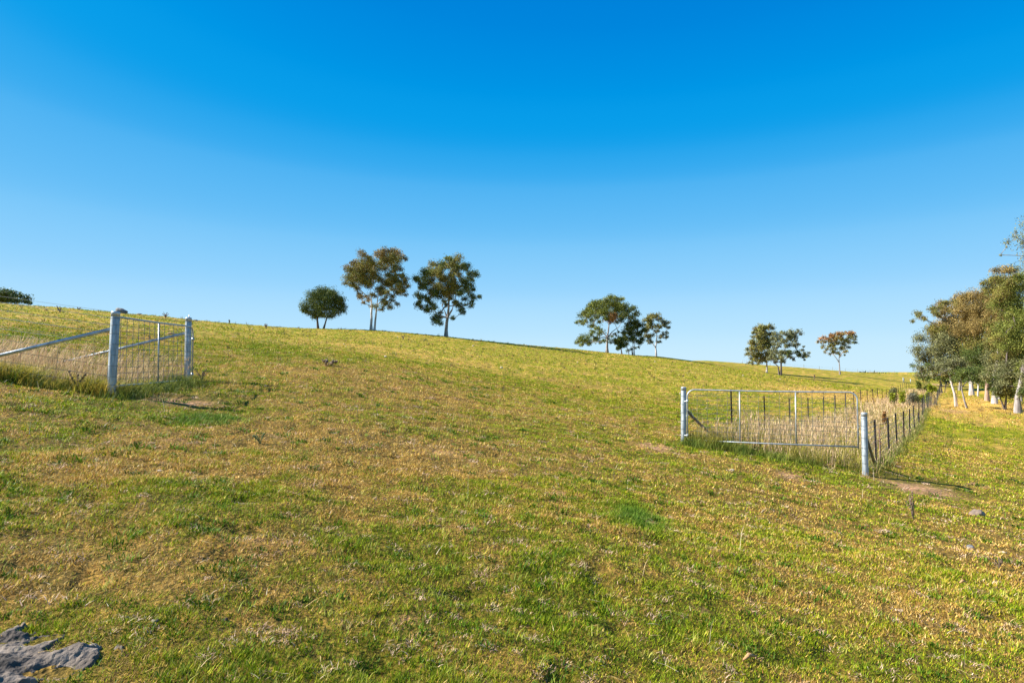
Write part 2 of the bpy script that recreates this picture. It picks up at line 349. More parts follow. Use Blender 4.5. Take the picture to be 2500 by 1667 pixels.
def turf(N, r0, r1, pw, seg, hh, ww, hp, wp):
    rs = np.linspace(r0, r1, 4000); pdf = rs*rs**(-pw); cdf = np.cumsum(pdf); cdf /= cdf[-1]
    K = N//6; r = np.interp(rng.random(K), cdf, rs); t = rng.uniform(-.76, .76, K)
    r = np.repeat(r, 6); t = np.repeat(t, 6); N = len(r); sp = .016*(r/4)**.7
    X = r*np.sin(t)+rng.normal(0, 1, N)*sp; Y = r*np.cos(t)+rng.normal(0, 1, N)*sp
    d = dirtiness(X, Y); sm = soil_mask(X, Y); k = (rng.random(N) > np.clip(d, 0, 1)*.93) & ~((sm > .04) & (r < 5) & (rng.random(N) < .93))
    X, Y, r = X[k], Y[k], r[k]; N = len(X); c, isg, g = grass_colors(X, Y, None)
    tall = .65+.55*sst(-.3, .7, fbm(X*1.9, Y*1.9, 3, 51)) + field(GP[:2], X, Y)*.9
    tall = tall*(1-.7*np.clip(field(SHP, X, Y), 0, 1))
    h = hh*(r/4)**hp*tall*rng.uniform(.45, 1.3, N); w = ww*(r/4)**wp*rng.uniform(.6, 1.3, N)
    flat = (~isg) & (rng.random(N) < .55); h = np.where(flat, h*.3, h); ln = h*np.where(flat, 4.0, 1.25)*rng.uniform(.25, 1, N)
    a = rng.uniform(0, 2*math.pi, N); lean = np.stack([np.cos(a)*ln, np.sin(a)*ln], 1)
    yaw = a+math.pi/2+rng.normal(0, .5, N)
    return blades(np.stack([X, Y, ground(X, Y)-.004], 1), h, w, yaw, lean, c, seg)
ac = Acc()
ac.add(turf(440000, 2.5, 8, 1.5, 1, .028, .0052, .3, .75))
ac.add(turf(760000, 6, 30, 1.5, 1, .024, .0058, .40, .72))
ac.add(turf(260000, 24, 135, 1.55, 1, .034, .0062, .38, .85))
def clumps(N, r0, r1, per, rad_, h0, h1, w, pal, seg, flat):
    r = np.exp(rng.uniform(math.log(r0), math.log(r1), N)); t = rng.uniform(-.74, .74, N); sz = rng.uniform(.6, 1.5, N)*(r/4)**.35
    r = np.repeat(r, per); t = np.repeat(t, per); sz = np.repeat(sz, per); n = len(r); o = rng.normal(0, 1, (n, 2))*rad_*sz[:, None]
    X = r*np.sin(t)+o[:, 0]; Y = r*np.cos(t)+o[:, 1]; a = np.arctan2(o[:, 1], o[:, 0])+rng.normal(0, .9 if flat < 2 else 3, n)
    sm = soil_mask(X, Y); h = rng.uniform(h0, h1, n)*sz*np.where((sm > .0) & (r < 5), .02, 1); ln = h*flat*rng.uniform(.4, 1.2, n); cb = np.repeat(rng.random(N), per)
    c = lerp(np.array(pal[0]), np.array(pal[1]), np.clip(cb*.6+rng.random(n)*.4, 0, 1))*(.55+.8*rng.random((n, 1)))
    return blades(np.stack([X, Y, ground(X, Y)+.002], 1), h, w*(r/4)**.7*rng.uniform(.6, 1.3, n), a+math.pi/2+rng.normal(0, .4, n), np.stack([np.cos(a)*ln, np.sin(a)*ln], 1), c, seg)
ac.add(clumps(1100, 2.6, 24, 26, .028, .005, .016, .0046, ((.42,.25,.15),(.78,.58,.42)), 2, 2.6))
ac.add(clumps(700, 2.6, 22, 30, .035, .012, .030, .0080, ((.035,.085,.006),(.12,.22,.01)), 2, .9))
ac.add(clumps(380, 2.6, 20, 16, .024, .022, .05, .0044, ((.16,.24,.02),(.50,.46,.10)), 2, 1.2))
ac.add(clumps(350, 2.8, 16, 24, .05, .004, .012, .0055, ((.10,.065,.04),(.30,.18,.10)), 2, 3))
ac.add(clumps(420, 20, 115, 12, .016, .03, .075, .0036, ((.05,.035,.02),(.20,.14,.08)), 2, .8))
ac.add(clumps(160, 18, 115, 12, .03, .008, .03, .0036, ((.50,.36,.20),(.75,.60,.40)), 2, 1.5))
ac.add(clumps(450, 55, 128, 10, .02, .05, .13, .0034, ((.07,.055,.02),(.34,.28,.10)), 2, .6))
go = ac.build('grass', BLADE); tag(go, 'short patchy green and straw coloured pasture grass', 'grass', kind='stuff')

# dead stalks lying in the turf
def stalks(N, r0, r1, L0, L1, up, w):
    r = np.sqrt(rng.uniform(r0**2, r1**2, N)); t = rng.uniform(-.74, .74, N); X = r*np.sin(t); Y = r*np.cos(t)
    L = rng.uniform(L0, L1, N); a = rng.uniform(0, 2*math.pi, N); el = rng.uniform(up[0], up[1], N)
    c = lerp(SM, np.array((.74,.64,.46)), rng.random(N)); z = ground(X, Y)+.015+.01*rng.random(N)
    return blades(np.stack([X, Y, z], 1), L*np.sin(el), w*(r/4)**.6*np.ones(N), a+math.pi/2, np.stack([np.cos(a)*L*np.cos(el), np.sin(a)*L*np.cos(el)], 1), c, 2)
ac = Acc(); ac.add(stalks(900, 2.6, 9, .025, .09, (.0, .4), .0036)); ac.add(stalks(60, 2.8, 10, .08, .2, (.0, .3), .0038)); ac.add(stalks(1200, 8, 22, .05, .18, (.0, .5), .0034)); ac.add(stalks(140, 4, 16, .12, .34, (.9, 1.5), .0026))
so = ac.build('dead_stalks', STALK); tag(so, 'pale dead grass stalks scattered over the short turf', 'dead stalks', kind='stuff')

# ------------------------------------------------------------------ tall dry grass
DRY1 = np.array((.34,.21,.11)); DRY2 = np.array((.55,.39,.245)); DRY3 = np.array((.70,.54,.31))
def tall_stems(X, Y, h, w, lean, tilt=.12):
    N = len(X); c = np.where((rng.random(N) < .6)[:, None], lerp(DRY1, DRY2, rng.random(N)), lerp(DRY2, DRY3, rng.random(N)))
    z = ground(X, Y)-.01; L = np.stack([(lean+rng.normal(0, tilt, N))*h, rng.normal(0, tilt, N)*h], 1); yaw = rng.uniform(0, math.pi, N)
    b = np.stack([X, Y, z], 1); out = [blades(b, h, w, yaw, L, c, 2)]
    tip = b + np.stack([L[:,0]*.62, L[:,1]*.62, h*.80], 1); hd = rng.random(N) < .7       # seed head
    out.append(blades(tip[hd], h[hd]*.26, (w*2.3)[hd], yaw[hd]+.7, L[hd]*.42, c[hd]*1.08, 1)); return out
def green_tufts(X, Y, h, w, cA, cB, lean=0):
    N = len(X); a = rng.uniform(0, 2*math.pi, N); ln = h*rng.uniform(.3, 1.4, N)
    return blades(np.stack([X, Y, ground(X, Y)-.01], 1), h, w, a+math.pi/2, np.stack([np.cos(a)*ln+lean*h, np.sin(a)*ln], 1), lerp(cA, cB, np.clip(rng.random(N)*.7+.5*(.5+fbm(X*3, Y*3, 2, 91))-.1, 0, 1))*(.45+1.0*rng.random((N, 1))), 2)
GL = W(1669,1080,15.0).xy; GRt = W(2113,1160,13.4).xy
ac = Acc()
N = 26000; vvv = (1-rng.random(N)*.905)**(-1/.35); vvv = 15*(vvv-1); vvv = vvv[vvv < 150]; N = len(vvv); u = rng.uniform(0.02, 1.05, N)
front = -.25-.75*sst(.35, .95, u)*rng.random(N)
v = vvv + np.where(vvv < 1.2, front*rng.random(N), 0)
X = GL.x+u*(GRt.x-GL.x)+.7205*v; Y = GL.y+u*(GRt.y-GL.y)+v
pm = fbm(X*.9, Y*.9, 3, 61); k = (rng.random(N) < .45+.75*sst(-.4, .3, pm)) & ((v > .35) | (u > .5) | (rng.random(N) < .25)); X, Y, v, pm = X[k], Y[k], v[k], pm[k]; N = len(X)
edge_ = 1-.55*sst(-2.4, -.2, (X-.7205*Y)-(GRt.x-.7205*GRt.y))
h = rng.uniform(.26, .66, N)*(.8+.5*pm)*(1-.25*sst(20, 90, v))*np.where(v < 0.2, .55, 1)*edge_; w = .0075*((v+15)/15)**.75*rng.uniform(.7, 1.2, N)
for t in tall_stems(X, Y, h, w, .03): ac.add(t)
N = 15000; u = rng.random(N)**1.3; v = rng.random(N)**2.2*30-.2
X = GL.x+u*(GRt.x-GL.x)+.7205*v; Y = GL.y+u*(GRt.y-GL.y)+v; k = fbm(X*.8, Y*.8, 3, 63) > -.1
ac.add(green_tufts(X[k], Y[k], rng.uniform(.12, .42, N)[k], np.full(k.sum(), .008), np.array((.13,.15,.02)), np.array((.46,.36,.08))))
o = ac.build('tall_dry_grass', STALK); tag(o, 'tall straw coloured grass filling the fenced strip behind the closed gate', 'tall grass', kind='stuff')
# green rank grass under the closed gate and along the right fence
ac = Acc(); N = 9000; u = rng.random(N)*.78+.02; v = rng.normal(-.15, .33, N)-.3*(u-.2)
X = GL.x+u*(GRt.x-GL.x)+.7205*v; Y = GL.y+u*(GRt.y-GL.y)+v; k = fbm(X*1.8, Y*1.8, 3, 64) > -.12+.6*(u-.35)
ac.add(green_tufts(X[k], Y[k], rng.uniform(.05, .27, N)[k]*(.55+.5*sst(-.2,.5,fbm(X*1.3,Y*1.3,3,71)))[k]*1.1, np.full(k.sum(), .008), np.array((.04,.10,.012)), np.array((.30,.30,.05))))
N = 5000; v = .9+rng.random(N)**1.2*28; s = rng.normal(.05, .12, N); X = GRt.x+.7205*v+s; Y = GRt.y+v-.1; k = fbm(X*1.6, Y*1.6, 3, 65) > -.15
ac.add(green_tufts(X[k], Y[k], rng.uniform(.08, .3, N)[k], np.full(k.sum(), .010), np.array((.04,.10,.012)), np.array((.34,.30,.08))))
o = ac.build('rank_grass', BLADE); tag(o, 'dark green rank grass under the closed gate and along the right fence', 'rank grass', kind='stuff')
# left strip
ac = Acc(); N = 10500; Y = rng.uniform(10.25, 14.2, N); edge = -6.75-(Y-10.3)*.19; X = edge+.15-rng.random(N)**.9*11
pm = fbm(X*.7, Y*.9, 3, 66); k = (rng.random(N) < .5+.6*sst(-.4, .3, pm)) & ((Y > 10.9) | (rng.random(N) < .4)); X, Y, pm = X[k], Y[k], pm[k]; N = len(X)
for t in tall_stems(X, Y, rng.uniform(.22, .62, N)*(.85+.45*pm), .0062*rng.uniform(.7, 1.2, N), .3, .17): ac.add(t)
o = ac.build('tall_dry_grass', STALK); tag(o, 'tall straw coloured grass in the fenced strip left of the open gate, leaning right', 'tall grass', kind='stuff')
ac = Acc(); N = 24000; Y = 10.15+np.abs(rng.normal(0, .8, N)); X = -6.6-(Y-10.3)*.19-rng.random(N)*8
k = fbm(X*1.2, Y*1.6, 3, 67) > -.35; cm = fbm(X*1.5, Y*1.5, 2, 68)[k]
gt = green_tufts(X[k], Y[k], rng.uniform(.06, .34, N)[k]*(.5+.6*sst(-.3,.5,fbm(X*1.1,Y*1.3,3,72)))[k]*(1-.4*sst(.8, 2, Y[k]-10.2)), np.full(k.sum(), .009), np.array((.10,.17,.012)), np.array((.66,.50,.10)), .2)
ac.add((gt[0], gt[1], np.clip(gt[2] + np.repeat(cm.clip(0, 1), 5)[:, None]*np.array((.16,.04,0))[None], 0, 1)))
N = 6000; s = rng.random(N); X = -6.7-.75*s+rng.normal(.12, .22, N); Y = 10.3+3.7*s+rng.normal(-.12, .22, N); k = fbm(X*1.9, Y*1.9, 3, 69) > -.35
ac.add(green_tufts(X[k], Y[k], rng.uniform(.04, .21, N)[k], np.full(k.sum(), .008), np.array((.03,.08,.012)), np.array((.32,.33,.05))))
o = ac.build('rank_grass', BLADE); tag(o, 'yellow green rank grass at the foot of the left strip and open gate', 'rank grass', kind='stuff')

# ------------------------------------------------------------------ fences and gates
def steel_post(name, base, top, r, parent, caplabel=None):
    d = (top-base); mb = MB(); n = 20; b0 = base-d.normalized()*.35
    mb.tube([b0, base, top-d.normalized()*.012, top], [r, r, r, r*.94], n, True)
    o = mb.build(name, GALV, parent)
    c = MB(); u = d.normalized(); c.tube([top-u*.07, top-u*.004, top+u*.012, top+u*.018], [r*1.015, r*1.015, r*.96, r*.7], n); c.build('post_cap', GALVP, o)
    return o
def ring(center, axis, r, wr=.0035, n=14):
    axis = Vector(axis).normalized(); a = axis.orthogonal().normalized(); b = axis.cross(a)
    return [Vector(center)+(a*math.cos(2*math.pi*k/n)+b*math.sin(2*math.pi*k/n))*r for k in range(n+1)]
def picket_mesh(h):
    mb = MB(); c = .006
    for k in range(3):
        a = 2*math.pi*k/3+.5; ca, sa = math.cos(a), math.sin(a); L = .025; t = .004
        mb.prism([(-sa*-t, ca*-t), (ca*L-sa*-t, sa*L+ca*-t), (ca*L-sa*t, sa*L+ca*t), (-sa*t, ca*t)][::-1], -.3, h)
    return mb.mesh('steel_picket', PICKET, False)
PM = picket_mesh(1.12); PS = picket_mesh(.55)
def wires_along(parent, pts, heights, r=.003, sag=.0):
    for hgt in heights:
        pl = [Vector((p[0], p[1], p[2]+hgt)) for p in pts]; q_ = [pl[0]]
        for a, b in zip(pl, pl[1:]):
            if sag: q_.append((a+b)/2-Vector((0, 0, sag)))
            q_.append(b)
        MB().tube(q_, r, 4, False).build('wire', WIRE, parent)
# right fence
pb = Vector((GRt.x, GRt.y, gz(GRt.x, GRt.y)))
fr = empty('wire_fence', pb, 'long wire and steel picket fence from the foremost right post to the wood', 'fence', 'fences of the planted strip')
def loc(parent, p): return Vector(p)-parent.location
top = W(2109.5, 1008.5, 13.42); post = steel_post('end_post', Vector((0,0,0)), loc(fr, top), .0625, fr)
XR = lambda Y: GRt.x+.7205*(Y-GRt.y)
pts = [pb]; YS = [15.5, 18.2, 20.7, 23.2, 26.1, 29.0, 32.2, 35.5, 39.2, 42.6]
while YS[-1] < 190: YS.append(YS[-1]+3.1+rng.normal(0, .07))
for y in YS:
    jit = rng.normal(0, .02); x = XR(y)+jit; z = gz(x, y); pts.append(Vector((x, y, z)))
    p = link('steel_picket', PM, fr, loc(fr, (x, y, z+rng.normal(0, .02)))); p.rotation_euler = (rng.normal(0, .014), rng.normal(0, .014), rng.uniform(0, 2))
for Y in (24.0, 33.0):
    p = link('steel_picket', PS, fr, loc(fr, (XR(Y)-.05, Y, gz(XR(Y), Y)))); p['label'] = 'short steel picket stub'
loc_pts = [loc(fr, p) for p in pts]
wires_along(fr, loc_pts, (1.09, .97, .86, .72, .58, .42, .25, .10), .0042, .02)
mb = MB()
for a, b in zip(loc_pts[:26], loc_pts[1:27]):
    k = 9
    for i in range(1, k):
        p = a.lerp(b, i/k); mb.tube([p+Vector((0,0,.10)), p+Vector((0,0,.86))], .0022, 3, False)
o = mb.build('wire_mesh', WIRE, fr); o['kind'] = 'stuff'
for hgt in (1.22, 1.06, .98, .80, .58, .42, .25):
    MB().tube(ring((0, 0, hgt), (0, 0, 1), .066), .0032, 4, False).build('wire_tie', WIRE, post)
bq = Vector((XR(15.0), 15.0, gz(XR(15.0), 15.0)+.03)); MB().tube([Vector((.03, .05, .93)), loc(fr, bq)], .034, 8).build('brace', TIMBER, fr)
mb = MB()
for i in range(3): mb.tube([Vector((.07, .03, 1.1+.03*i)), Vector((.12, .08, 1.06-.05*i)), Vector((.10, .12, 1.0)), Vector((.08, .05, .96+.02*i))], .003, 4, False)
mb.build('wire_tail', WIRE, fr)
# left fence of the strip
pb = Vector((GL.x, GL.y, gz(GL.x, GL.y)))
fl = empty('wire_fence', pb, 'dark steel picket fence behind the closed gate, receding across the tall grass to the ridge', 'fence', 'fences of the planted strip')
top = W(1669, 946, 15.0); post = steel_post('end_post', Vector((0,0,0)), loc(fl, top), .064, fl)
XL = lambda Y: GL.x+.7205*(Y-GL.y)
pts = [pb]; y = 18.2
while y < 165:
    x = XL(y)+rng.normal(0, .02); z = gz(x, y); pts.append(Vector((x, y, z)))
    p = link('steel_picket', PM, fl, loc(fl, (x, y, z+rng.normal(0.02, .02)))); p.rotation_euler = (rng.normal(0, .014), rng.normal(0, .014), rng.uniform(0, 2)); y += 3.1+rng.normal(0, .07)
loc_pts = [loc(fl, p) for p in pts]; wires_along(fl, loc_pts, (1.08, .90, .72, .55, .38, .2), .0038, .02)
for hgt in (1.3, 1.1, .9, .7, .5, .3): MB().tube(ring((0, 0, hgt), (0, 0, 1), .067), .003, 4, False).build('wire_tie', WIRE, post)
bq = (XL(16.6), 16.6, gz(XL(16.6), 16.6)+.03); MB().tube([Vector((.03, .05, .80)), loc(fl, bq)], .036, 8).build('brace', TIMBER, fl)

# left strip: near and far fence
def side_fence(basepx, toppx, Y, lbl, r, brace, wireh, sag_top):
    b = W(*basepx, Y); b.z = gz(b.x, b.y); e = empty('wire_fence', b, lbl, 'fence', 'fences of the left strip')
    t = loc(e, W(*toppx, Y)); post = steel_post('end_post', Vector((0, 0, 0)), t, r, e)
    a0 = t*brace[0]; bx = brace[1]; bp_ = Vector((b.x-bx, b.y+.05, gz(b.x-bx, b.y+.05)+.0)); bp_ = loc(e, bp_)
    a0 = a0 + Vector((-r, 0, 0)); dirn = Vector((-1, 0, -.237)); L = min(bx, brace[1]); MB().tube([a0, a0+dirn*L], .03, 12).build('brace_pipe', GALVP, e)
    pp = [Vector((0, 0, 0))]
    for k in range(1, 4):
        x = b.x-3.4*k; z = gz(x, Y); pp.append(loc(e, (x, Y, z)))
    for k in (2, 3): link('steel_picket', PM, e, pp[k])
    wires_along(e, pp, wireh, .0042 if Y < 12 else .004, .0)
    u = t.normalized()
    for hgt in wireh: MB().tube(ring(u*hgt, u, r*1.03), .0042, 4, False).build('wire_tie', WIRE, post)
    mb = MB()
    for i in range(1, 12): 
        p = pp[0].lerp(pp[1], i/11); mb.tube([p+Vector((0,0,.15)), p+Vector((0,0,.9))], .0018, 3, False)
    o = mb.build('wire_mesh', WIRE, e); o['kind'] = 'stuff'
    return e
fA = side_fence((271, 968), (282.5, 763), 10.3, 'wire fence with thick round end post and steel brace pipe at the left edge', .068, (.80, 3.6), (1.32, 1.20, 1.06, .88, .70, .52, .34, .20), 0)
fB = side_fence((457, 928), (460.5, 777), 14.0, 'wire fence starting from the farther round post where the open gate is hinged', .0655, (.76, 3.3), (1.34, 1.2, 1.02, .84, .66, .48, .3), 0)
mb = MB(); mb.tube([Vector((.0, 0, 1.40)), Vector((.005, 0, 1.50))], .012, 6); mb.build('pin', GALVP, fB)

def gate(hb, fb, height, stays, lbl, vert_n, name_side):
    """hb, fb: bottom corners at the hinge and the free end"""
    xa = (fb-hb); L = xa.length; xa.normalize(); ya = Vector((0, 0, 1)).cross(xa).normalized(); za = xa.cross(ya)
    e = empty('farm_gate', hb, lbl, 'gate', 'galvanised mesh farm gates')
    M = Matrix((xa, ya, za)).transposed(); e.rotation_euler = M.to_euler()
    R_ = .17; r = .0165; pth = [Vector((0, 0, -.03)), Vector((0, 0, height-R_))]
    for k in range(1, 8):
        a = k/8*math.pi/2; pth.append(Vector((R_-R_*math.cos(a), 0, height-R_+R_*math.sin(a))))
    pth += [Vector((R_, 0, height)), Vector((L*.5, 0, height-.012)), Vector((L-R_, 0, height))]
    for k in range(1, 8):
        a = k/8*math.pi/2; pth.append(Vector((L-R_+R_*math.sin(a), 0, height-R_+R_*math.cos(a))))
    pth += [Vector((L, 0, height-R_)), Vector((L, 0, -.03))]
    MB().tube(pth, r, 10).build('gate_frame', GALVP, e)
    MB().tube([Vector((r, 0, .012)), Vector((L*.5, 0, .004)), Vector((L-r, 0, .012))], r*.95, 10).build('bottom_rail', GALVP, e)
    for s in stays: MB().tube([Vector((L*s, 0, .03)), Vector((L*s, 0, height-.018))], r*.85, 8).build('stay', GALVP, e)
    nv = vert_n; hw = MB().tube([Vector((0, .0, 0)), Vector((0, 0, height-.03))], .0042, 4, False).mesh('vertical_wire', WIRE)
    for i in range(1, nv):
        x = L*i/nv; o = link('vertical_wire', hw, e, (x, .014, .015))
    nh = 11; hm = MB().tube([Vector((r, 0, 0)), Vector((L-r, 0, 0))], .0044, 4, False).mesh('horizontal_wire', WIRE)
    for i in range(1, nh): link('horizontal_wire', hm, e, (0, .0185, .02+(height-.06)*i/nh))
    for z in (height-.28, .12):
        mb = MB(); mb.tube([Vector((-.075, 0, z)), Vector((-.02, 0, z)), Vector((0, 0, z))], [.013, .013, .02], 8)
        mb.tube([Vector((0, 0, z-.035)), Vector((0, 0, z+.035))], .026, 10); mb.build('hinge', GALVP, e)
    return e, L
hb = W(1678.5, 1075, 14.85); fb = W(2095.5, 1092, 13.72)
gR, LR_ = gate(hb, fb, 1.215, (.325, .655), 'closed galvanised mesh gate across the dry grass strip, between two round posts', 16, 'R')
mb = MB()
for i in range(7):
    a = i*.9; mb.tube([Vector((LR_+.02*math.sin(a*1.7), -.02, .52-.035*i)), Vector((LR_+.012+.02*math.cos(a), -.03, .49-.035*i)), Vector((LR_-.01, -.02, .47-.035*i))], .006, 5)
mb.tube([Vector((LR_, 0, .53)), Vector((LR_+.13, .0, .56))], .004, 5); mb.build('chain', WIRE, gR)
mb = MB(); mb.tube([Vector((0, -.02, .73)), Vector((.08, .02, .70)), Vector((.13, .02, .6)), Vector((.14, .03, .52))], .005, 5); mb.tube([Vector((-.03, -.03, .60)), Vector((.0, -.04, .58)), Vector((.03, -.02, .61)), Vector((.0, .02, .6))], .009, 5); mb.build('chain', GALVP, gR)
hb = W(469, 927, 13.9); fb = W(274, 944.5, 10.42)
gL, LL_ = gate(hb, fb, 1.195, (.5,), 'open galvanised mesh gate seen edge on between the two left round posts', 16, 'L')

# ------------------------------------------------------------------ trees
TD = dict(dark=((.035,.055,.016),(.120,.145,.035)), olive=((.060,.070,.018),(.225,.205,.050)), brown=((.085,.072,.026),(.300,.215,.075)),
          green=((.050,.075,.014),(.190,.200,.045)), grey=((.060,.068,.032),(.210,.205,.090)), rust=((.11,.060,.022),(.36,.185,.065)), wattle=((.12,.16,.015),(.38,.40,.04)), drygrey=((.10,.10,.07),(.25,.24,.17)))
def tubes_mesh(paths):
    mb = MB()
    for pts, rads, n in paths: mb.tube(pts, rads, n, False)
    return mb
def tree(name, label, cat, px, py, Y, trunks, blobs, scale, org, tint, bark, tr, group=None, k=1.5, depth=.85, leaf=1.0, layers=2, thin=1.0, seed=1, absz=False, fill=.16, trunk_tint=None, twig=.016):
    """trunks: list of polylines in the picture's own pixels, blobs: (x, y, r[, tint]) crown masses; both become positions at the tree's real distance"""
    rg = np.random.default_rng(seed); m = Y/F
    if group == G1: leaf *= .88
    X0 = (px-1250)/F*Y; zb = gz(X0, Y); root = empty(name, (X0, Y, zb), label, cat, group)
    ref = W(px, py, Y)
    if absz: ref.z = zb
    def cv(x, y):
        p = W(org[0]+x/scale, org[1]+y/scale, Y); return Vector((p.x-X0, 0, p.z-ref.z))
    cvb = [(cv(b[0], b[1]), (1.22 if group == G1 else 1.15)*b[2]/scale*m, b[3] if len(b) > 3 else tint) for b in blobs]
    cx = sum(c.x for c, _, _ in cvb)/len(cvb); hw = max(abs(c.x-cx)+r for c, r, _ in cvb)
    B = []
    for c, r, tn in cvb:
        dmax = math.sqrt(max(hw*hw-(c.x-cx)**2, .15*hw*hw))*depth
        for L in range(layers):
            sgn = -1 if (L+int(c.x*7)) % 2 else 1
            y = sgn*rg.uniform(.15, .8)*dmax if layers > 1 else rg.uniform(-.5, .5)*dmax
            c2 = Vector((c.x+(rg.normal(0, .15)*r if L else 0), y, c.z+(rg.normal(0, .15)*r if L else 0)))
            B.append((c2, r*(1 if L == 0 else .92), tn))
    nb = len(B)                                             # smaller masses fill the gaps between neighbours so that the crown closes up
    for i in range(nb):
        for j in range(i+2, nb):
            c1, r1, t1 = B[i]; c2, r2, t2 = B[j]; d = (c1-c2).length
            if .9*(r1+r2) < d < 1.45*(r1+r2) and rg.random() < fill: B.append((c1.lerp(c2, .5)+Vector(rg.normal(0, .2*r1, 3)), .5*(r1+r2)*rg.uniform(.55, .8), t1))
    # skeleton: graph of nodes, every crown mass grows from its nearest node below
    nodes = []; par = []; cnt = []; tid = []
    for ti, tk in enumerate(trunks):
        pl = [cv(x, y) for x, y in tk]; low = ti == 0 or pl[0].z < 1.0
        if low: pl[0].z = min(pl[0].z, 0)
        yo = 0 if ti == 0 else rg.uniform(-.5, .5); fine = [pl[0]]
        for a, b in zip(pl, pl[1:]):
            n_ = max(1, int((b-a).length/.9))
            for i in range(1, n_+1): fine.append(a.lerp(b, i/n_)+Vector((rg.normal(0, .03), rg.normal(0, .03), 0)))
        prev = -1
        for i, p in enumerate(fine):
            p = p+Vector((0, yo*(min(1, .3+i/len(fine)) if low else i/len(fine)), 0)); nodes.append(p); par.append(prev); cnt.append(0); tid.append(ti); prev = len(nodes)-1
    ntr = len(nodes); paths = []; zmin = min(c.z for c, _, _ in B); H = max(c.z+r for c, r, _ in B)
    starts = [i for i in range(ntr) if nodes[i].z > max(.22*H, .0)] or [ntr-1]
    avail = list(starts)
    order = sorted(range(len(B)), key=lambda i: (B[i][0]-nodes[starts[len(starts)//2]]).length)
    ends = []
    for bi in order:
        c, r, _ = B[bi]; best = None; bd = 1e9
        for i in avail:
            p = nodes[i]; d = c-p; dist = d.length
            cost = dist + max(0, -(d.z)+.12*dist)*1.6 + (.6 if cnt[i] > 6 else 0)
            if cost < bd: bd = cost; best = i
        p = nodes[best]; d = c-p; L = d.length; ns = max(2, int(L/.8)); prev = best; path = [best]
        bow = Vector((-d.x*.10, -d.y*.10, .10*L)) if d.z > -.2*L else Vector((0, 0, .25*L))
        wob = Vector(rg.normal(0, .05*L, 3))
        for i in range(1, ns+1):
            t = i/ns; q_ = p+d*t+(bow+wob)*(4*t*(1-t))*.5+Vector(rg.normal(0, .03*L/ns, 3)); nodes.append(q_); par.append(prev); cnt.append(0); tid.append(-1)
            prev = len(nodes)-1; path.append(prev)
            if i < ns or True: avail.append(prev)
        ends.append(prev); paths.append(path)
        for s in range(5):
            e = c+Vector(rg.normal(0, .5, 3))*r*.9; e.z = max(e.z, c.z-.3*r); mid = nodes[prev].lerp(e, .5)+Vector(rg.normal(0, .08, 3))*r
            paths.append([prev, mid, e])
    for e in ends:
        i = e
        while i >= 0: cnt[i] += 1; i = par[i]
    tot = max(cnt)
    def rad(i): return max(twig*thin, tr*.5*(max(cnt[i], 1)/tot)**.5)
    tb = tubes_mesh([]); 
    for ti in range(len(trunks)):
        ids = [i for i in range(ntr) if tid[i] == ti]; ids = [i for i in ids if cnt[i] > 0 or nodes[i].z < .8]; pts = [nodes[i] for i in ids]
        rr_ = []
        for j, i in enumerate(ids):
            c_ = max(cnt[i], 1); base_ = tr*.8*(1 if ti == 0 else .8)*((c_/max(cnt[ids[0]], 1))**.6)*(1-.72*j/len(ids))
            z = nodes[i].z; rr_.append(max(base_*(1.0+.35*math.exp(-max(z, 0)/.4)), tr*.10))
        if pts[0].z < .5: pts = [pts[0]-Vector((0, 0, .4))]+pts; rr_ = [rr_[0]*1.1]+rr_
        else: rr_ = [x_*.75 for x_ in rr_]
        if len(pts) > 1: tb.tube(pts, rr_, 10, False)
    tb.build('trunk', bark, root)
    br = MB()
    for pth in paths:
        if isinstance(pth[1], int):
            pts = [nodes[i] for i in pth]; rs = [rad(pth[1])]+[rad(i) for i in pth[1:]]; br.tube(pts, rs, 6, False)
        else: br.tube([nodes[pth[0]], pth[1], pth[2]], [twig*thin, twig*.8*thin, twig*.5*thin], 4, False)
    o = br.build('branches', trunk_tint or bark, root); o['kind'] = 'stuff'
    # leaves
    vs_, cs_ = [], []
    for c, r, tn in B:
        rpx = r/m; n_ = int(1.6*k*rpx*rpx/leaf**2/layers*2*.62)+8; ng = 10 + int(rpx/6)
        gd = rg.normal(0, 1, (ng, 3)); gd /= np.linalg.norm(gd, axis=1)[:, None]; gd[:, 2] = np.where(gd[:, 2] < -.2, -gd[:, 2]*.5, gd[:, 2])
        gcx = np.array(c)[None]+gd*(r*rg.uniform(.2, .85, ng))[:, None]*np.array((1, 1, .95))[None]; gs = r*rg.uniform(.2, .55, ng)
        gi = rg.integers(0, ng, n_); off = rg.normal(0, 1, (n_, 3)); off[:, 2] *= .9; off /= np.maximum(1, np.linalg.norm(off, axis=1)/1.7)[:, None]
        pos = gcx[gi]+off*gs[gi][:, None]
        # leaf: elongated triangle, hanging
        ll = .0030*leaf*Y*rg.uniform(.6, 1.3, n_); d = rg.normal(0, 1, (n_, 3)); d[:, 2] -= .5; d /= np.linalg.norm(d, axis=1)[:, None]
        s_ = np.cross(d, rg.normal(0, 1, (n_, 3))); s_ /= np.linalg.norm(s_, axis=1)[:, None]; ww = ll*.52
        tri = np.stack([pos-s_*ww[:, None]*.5, pos+s_*ww[:, None]*.5, pos+d*ll[:, None]], 1)
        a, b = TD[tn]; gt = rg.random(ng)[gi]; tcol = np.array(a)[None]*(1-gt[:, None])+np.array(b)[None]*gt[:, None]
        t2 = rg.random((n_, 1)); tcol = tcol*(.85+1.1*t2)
        if tn in ('brown', 'olive') : 
            sw = (rg.random(n_) < .16)[:, None]; tcol = np.where(sw, np.array((.27,.185,.07))[None]*(.6+.6*t2), tcol)
        vs_.append(tri.reshape(-1, 3)); cs_.append(np.repeat(tcol, 3, 0))
    v_ = np.concatenate(vs_); c_ = np.concatenate(cs_)
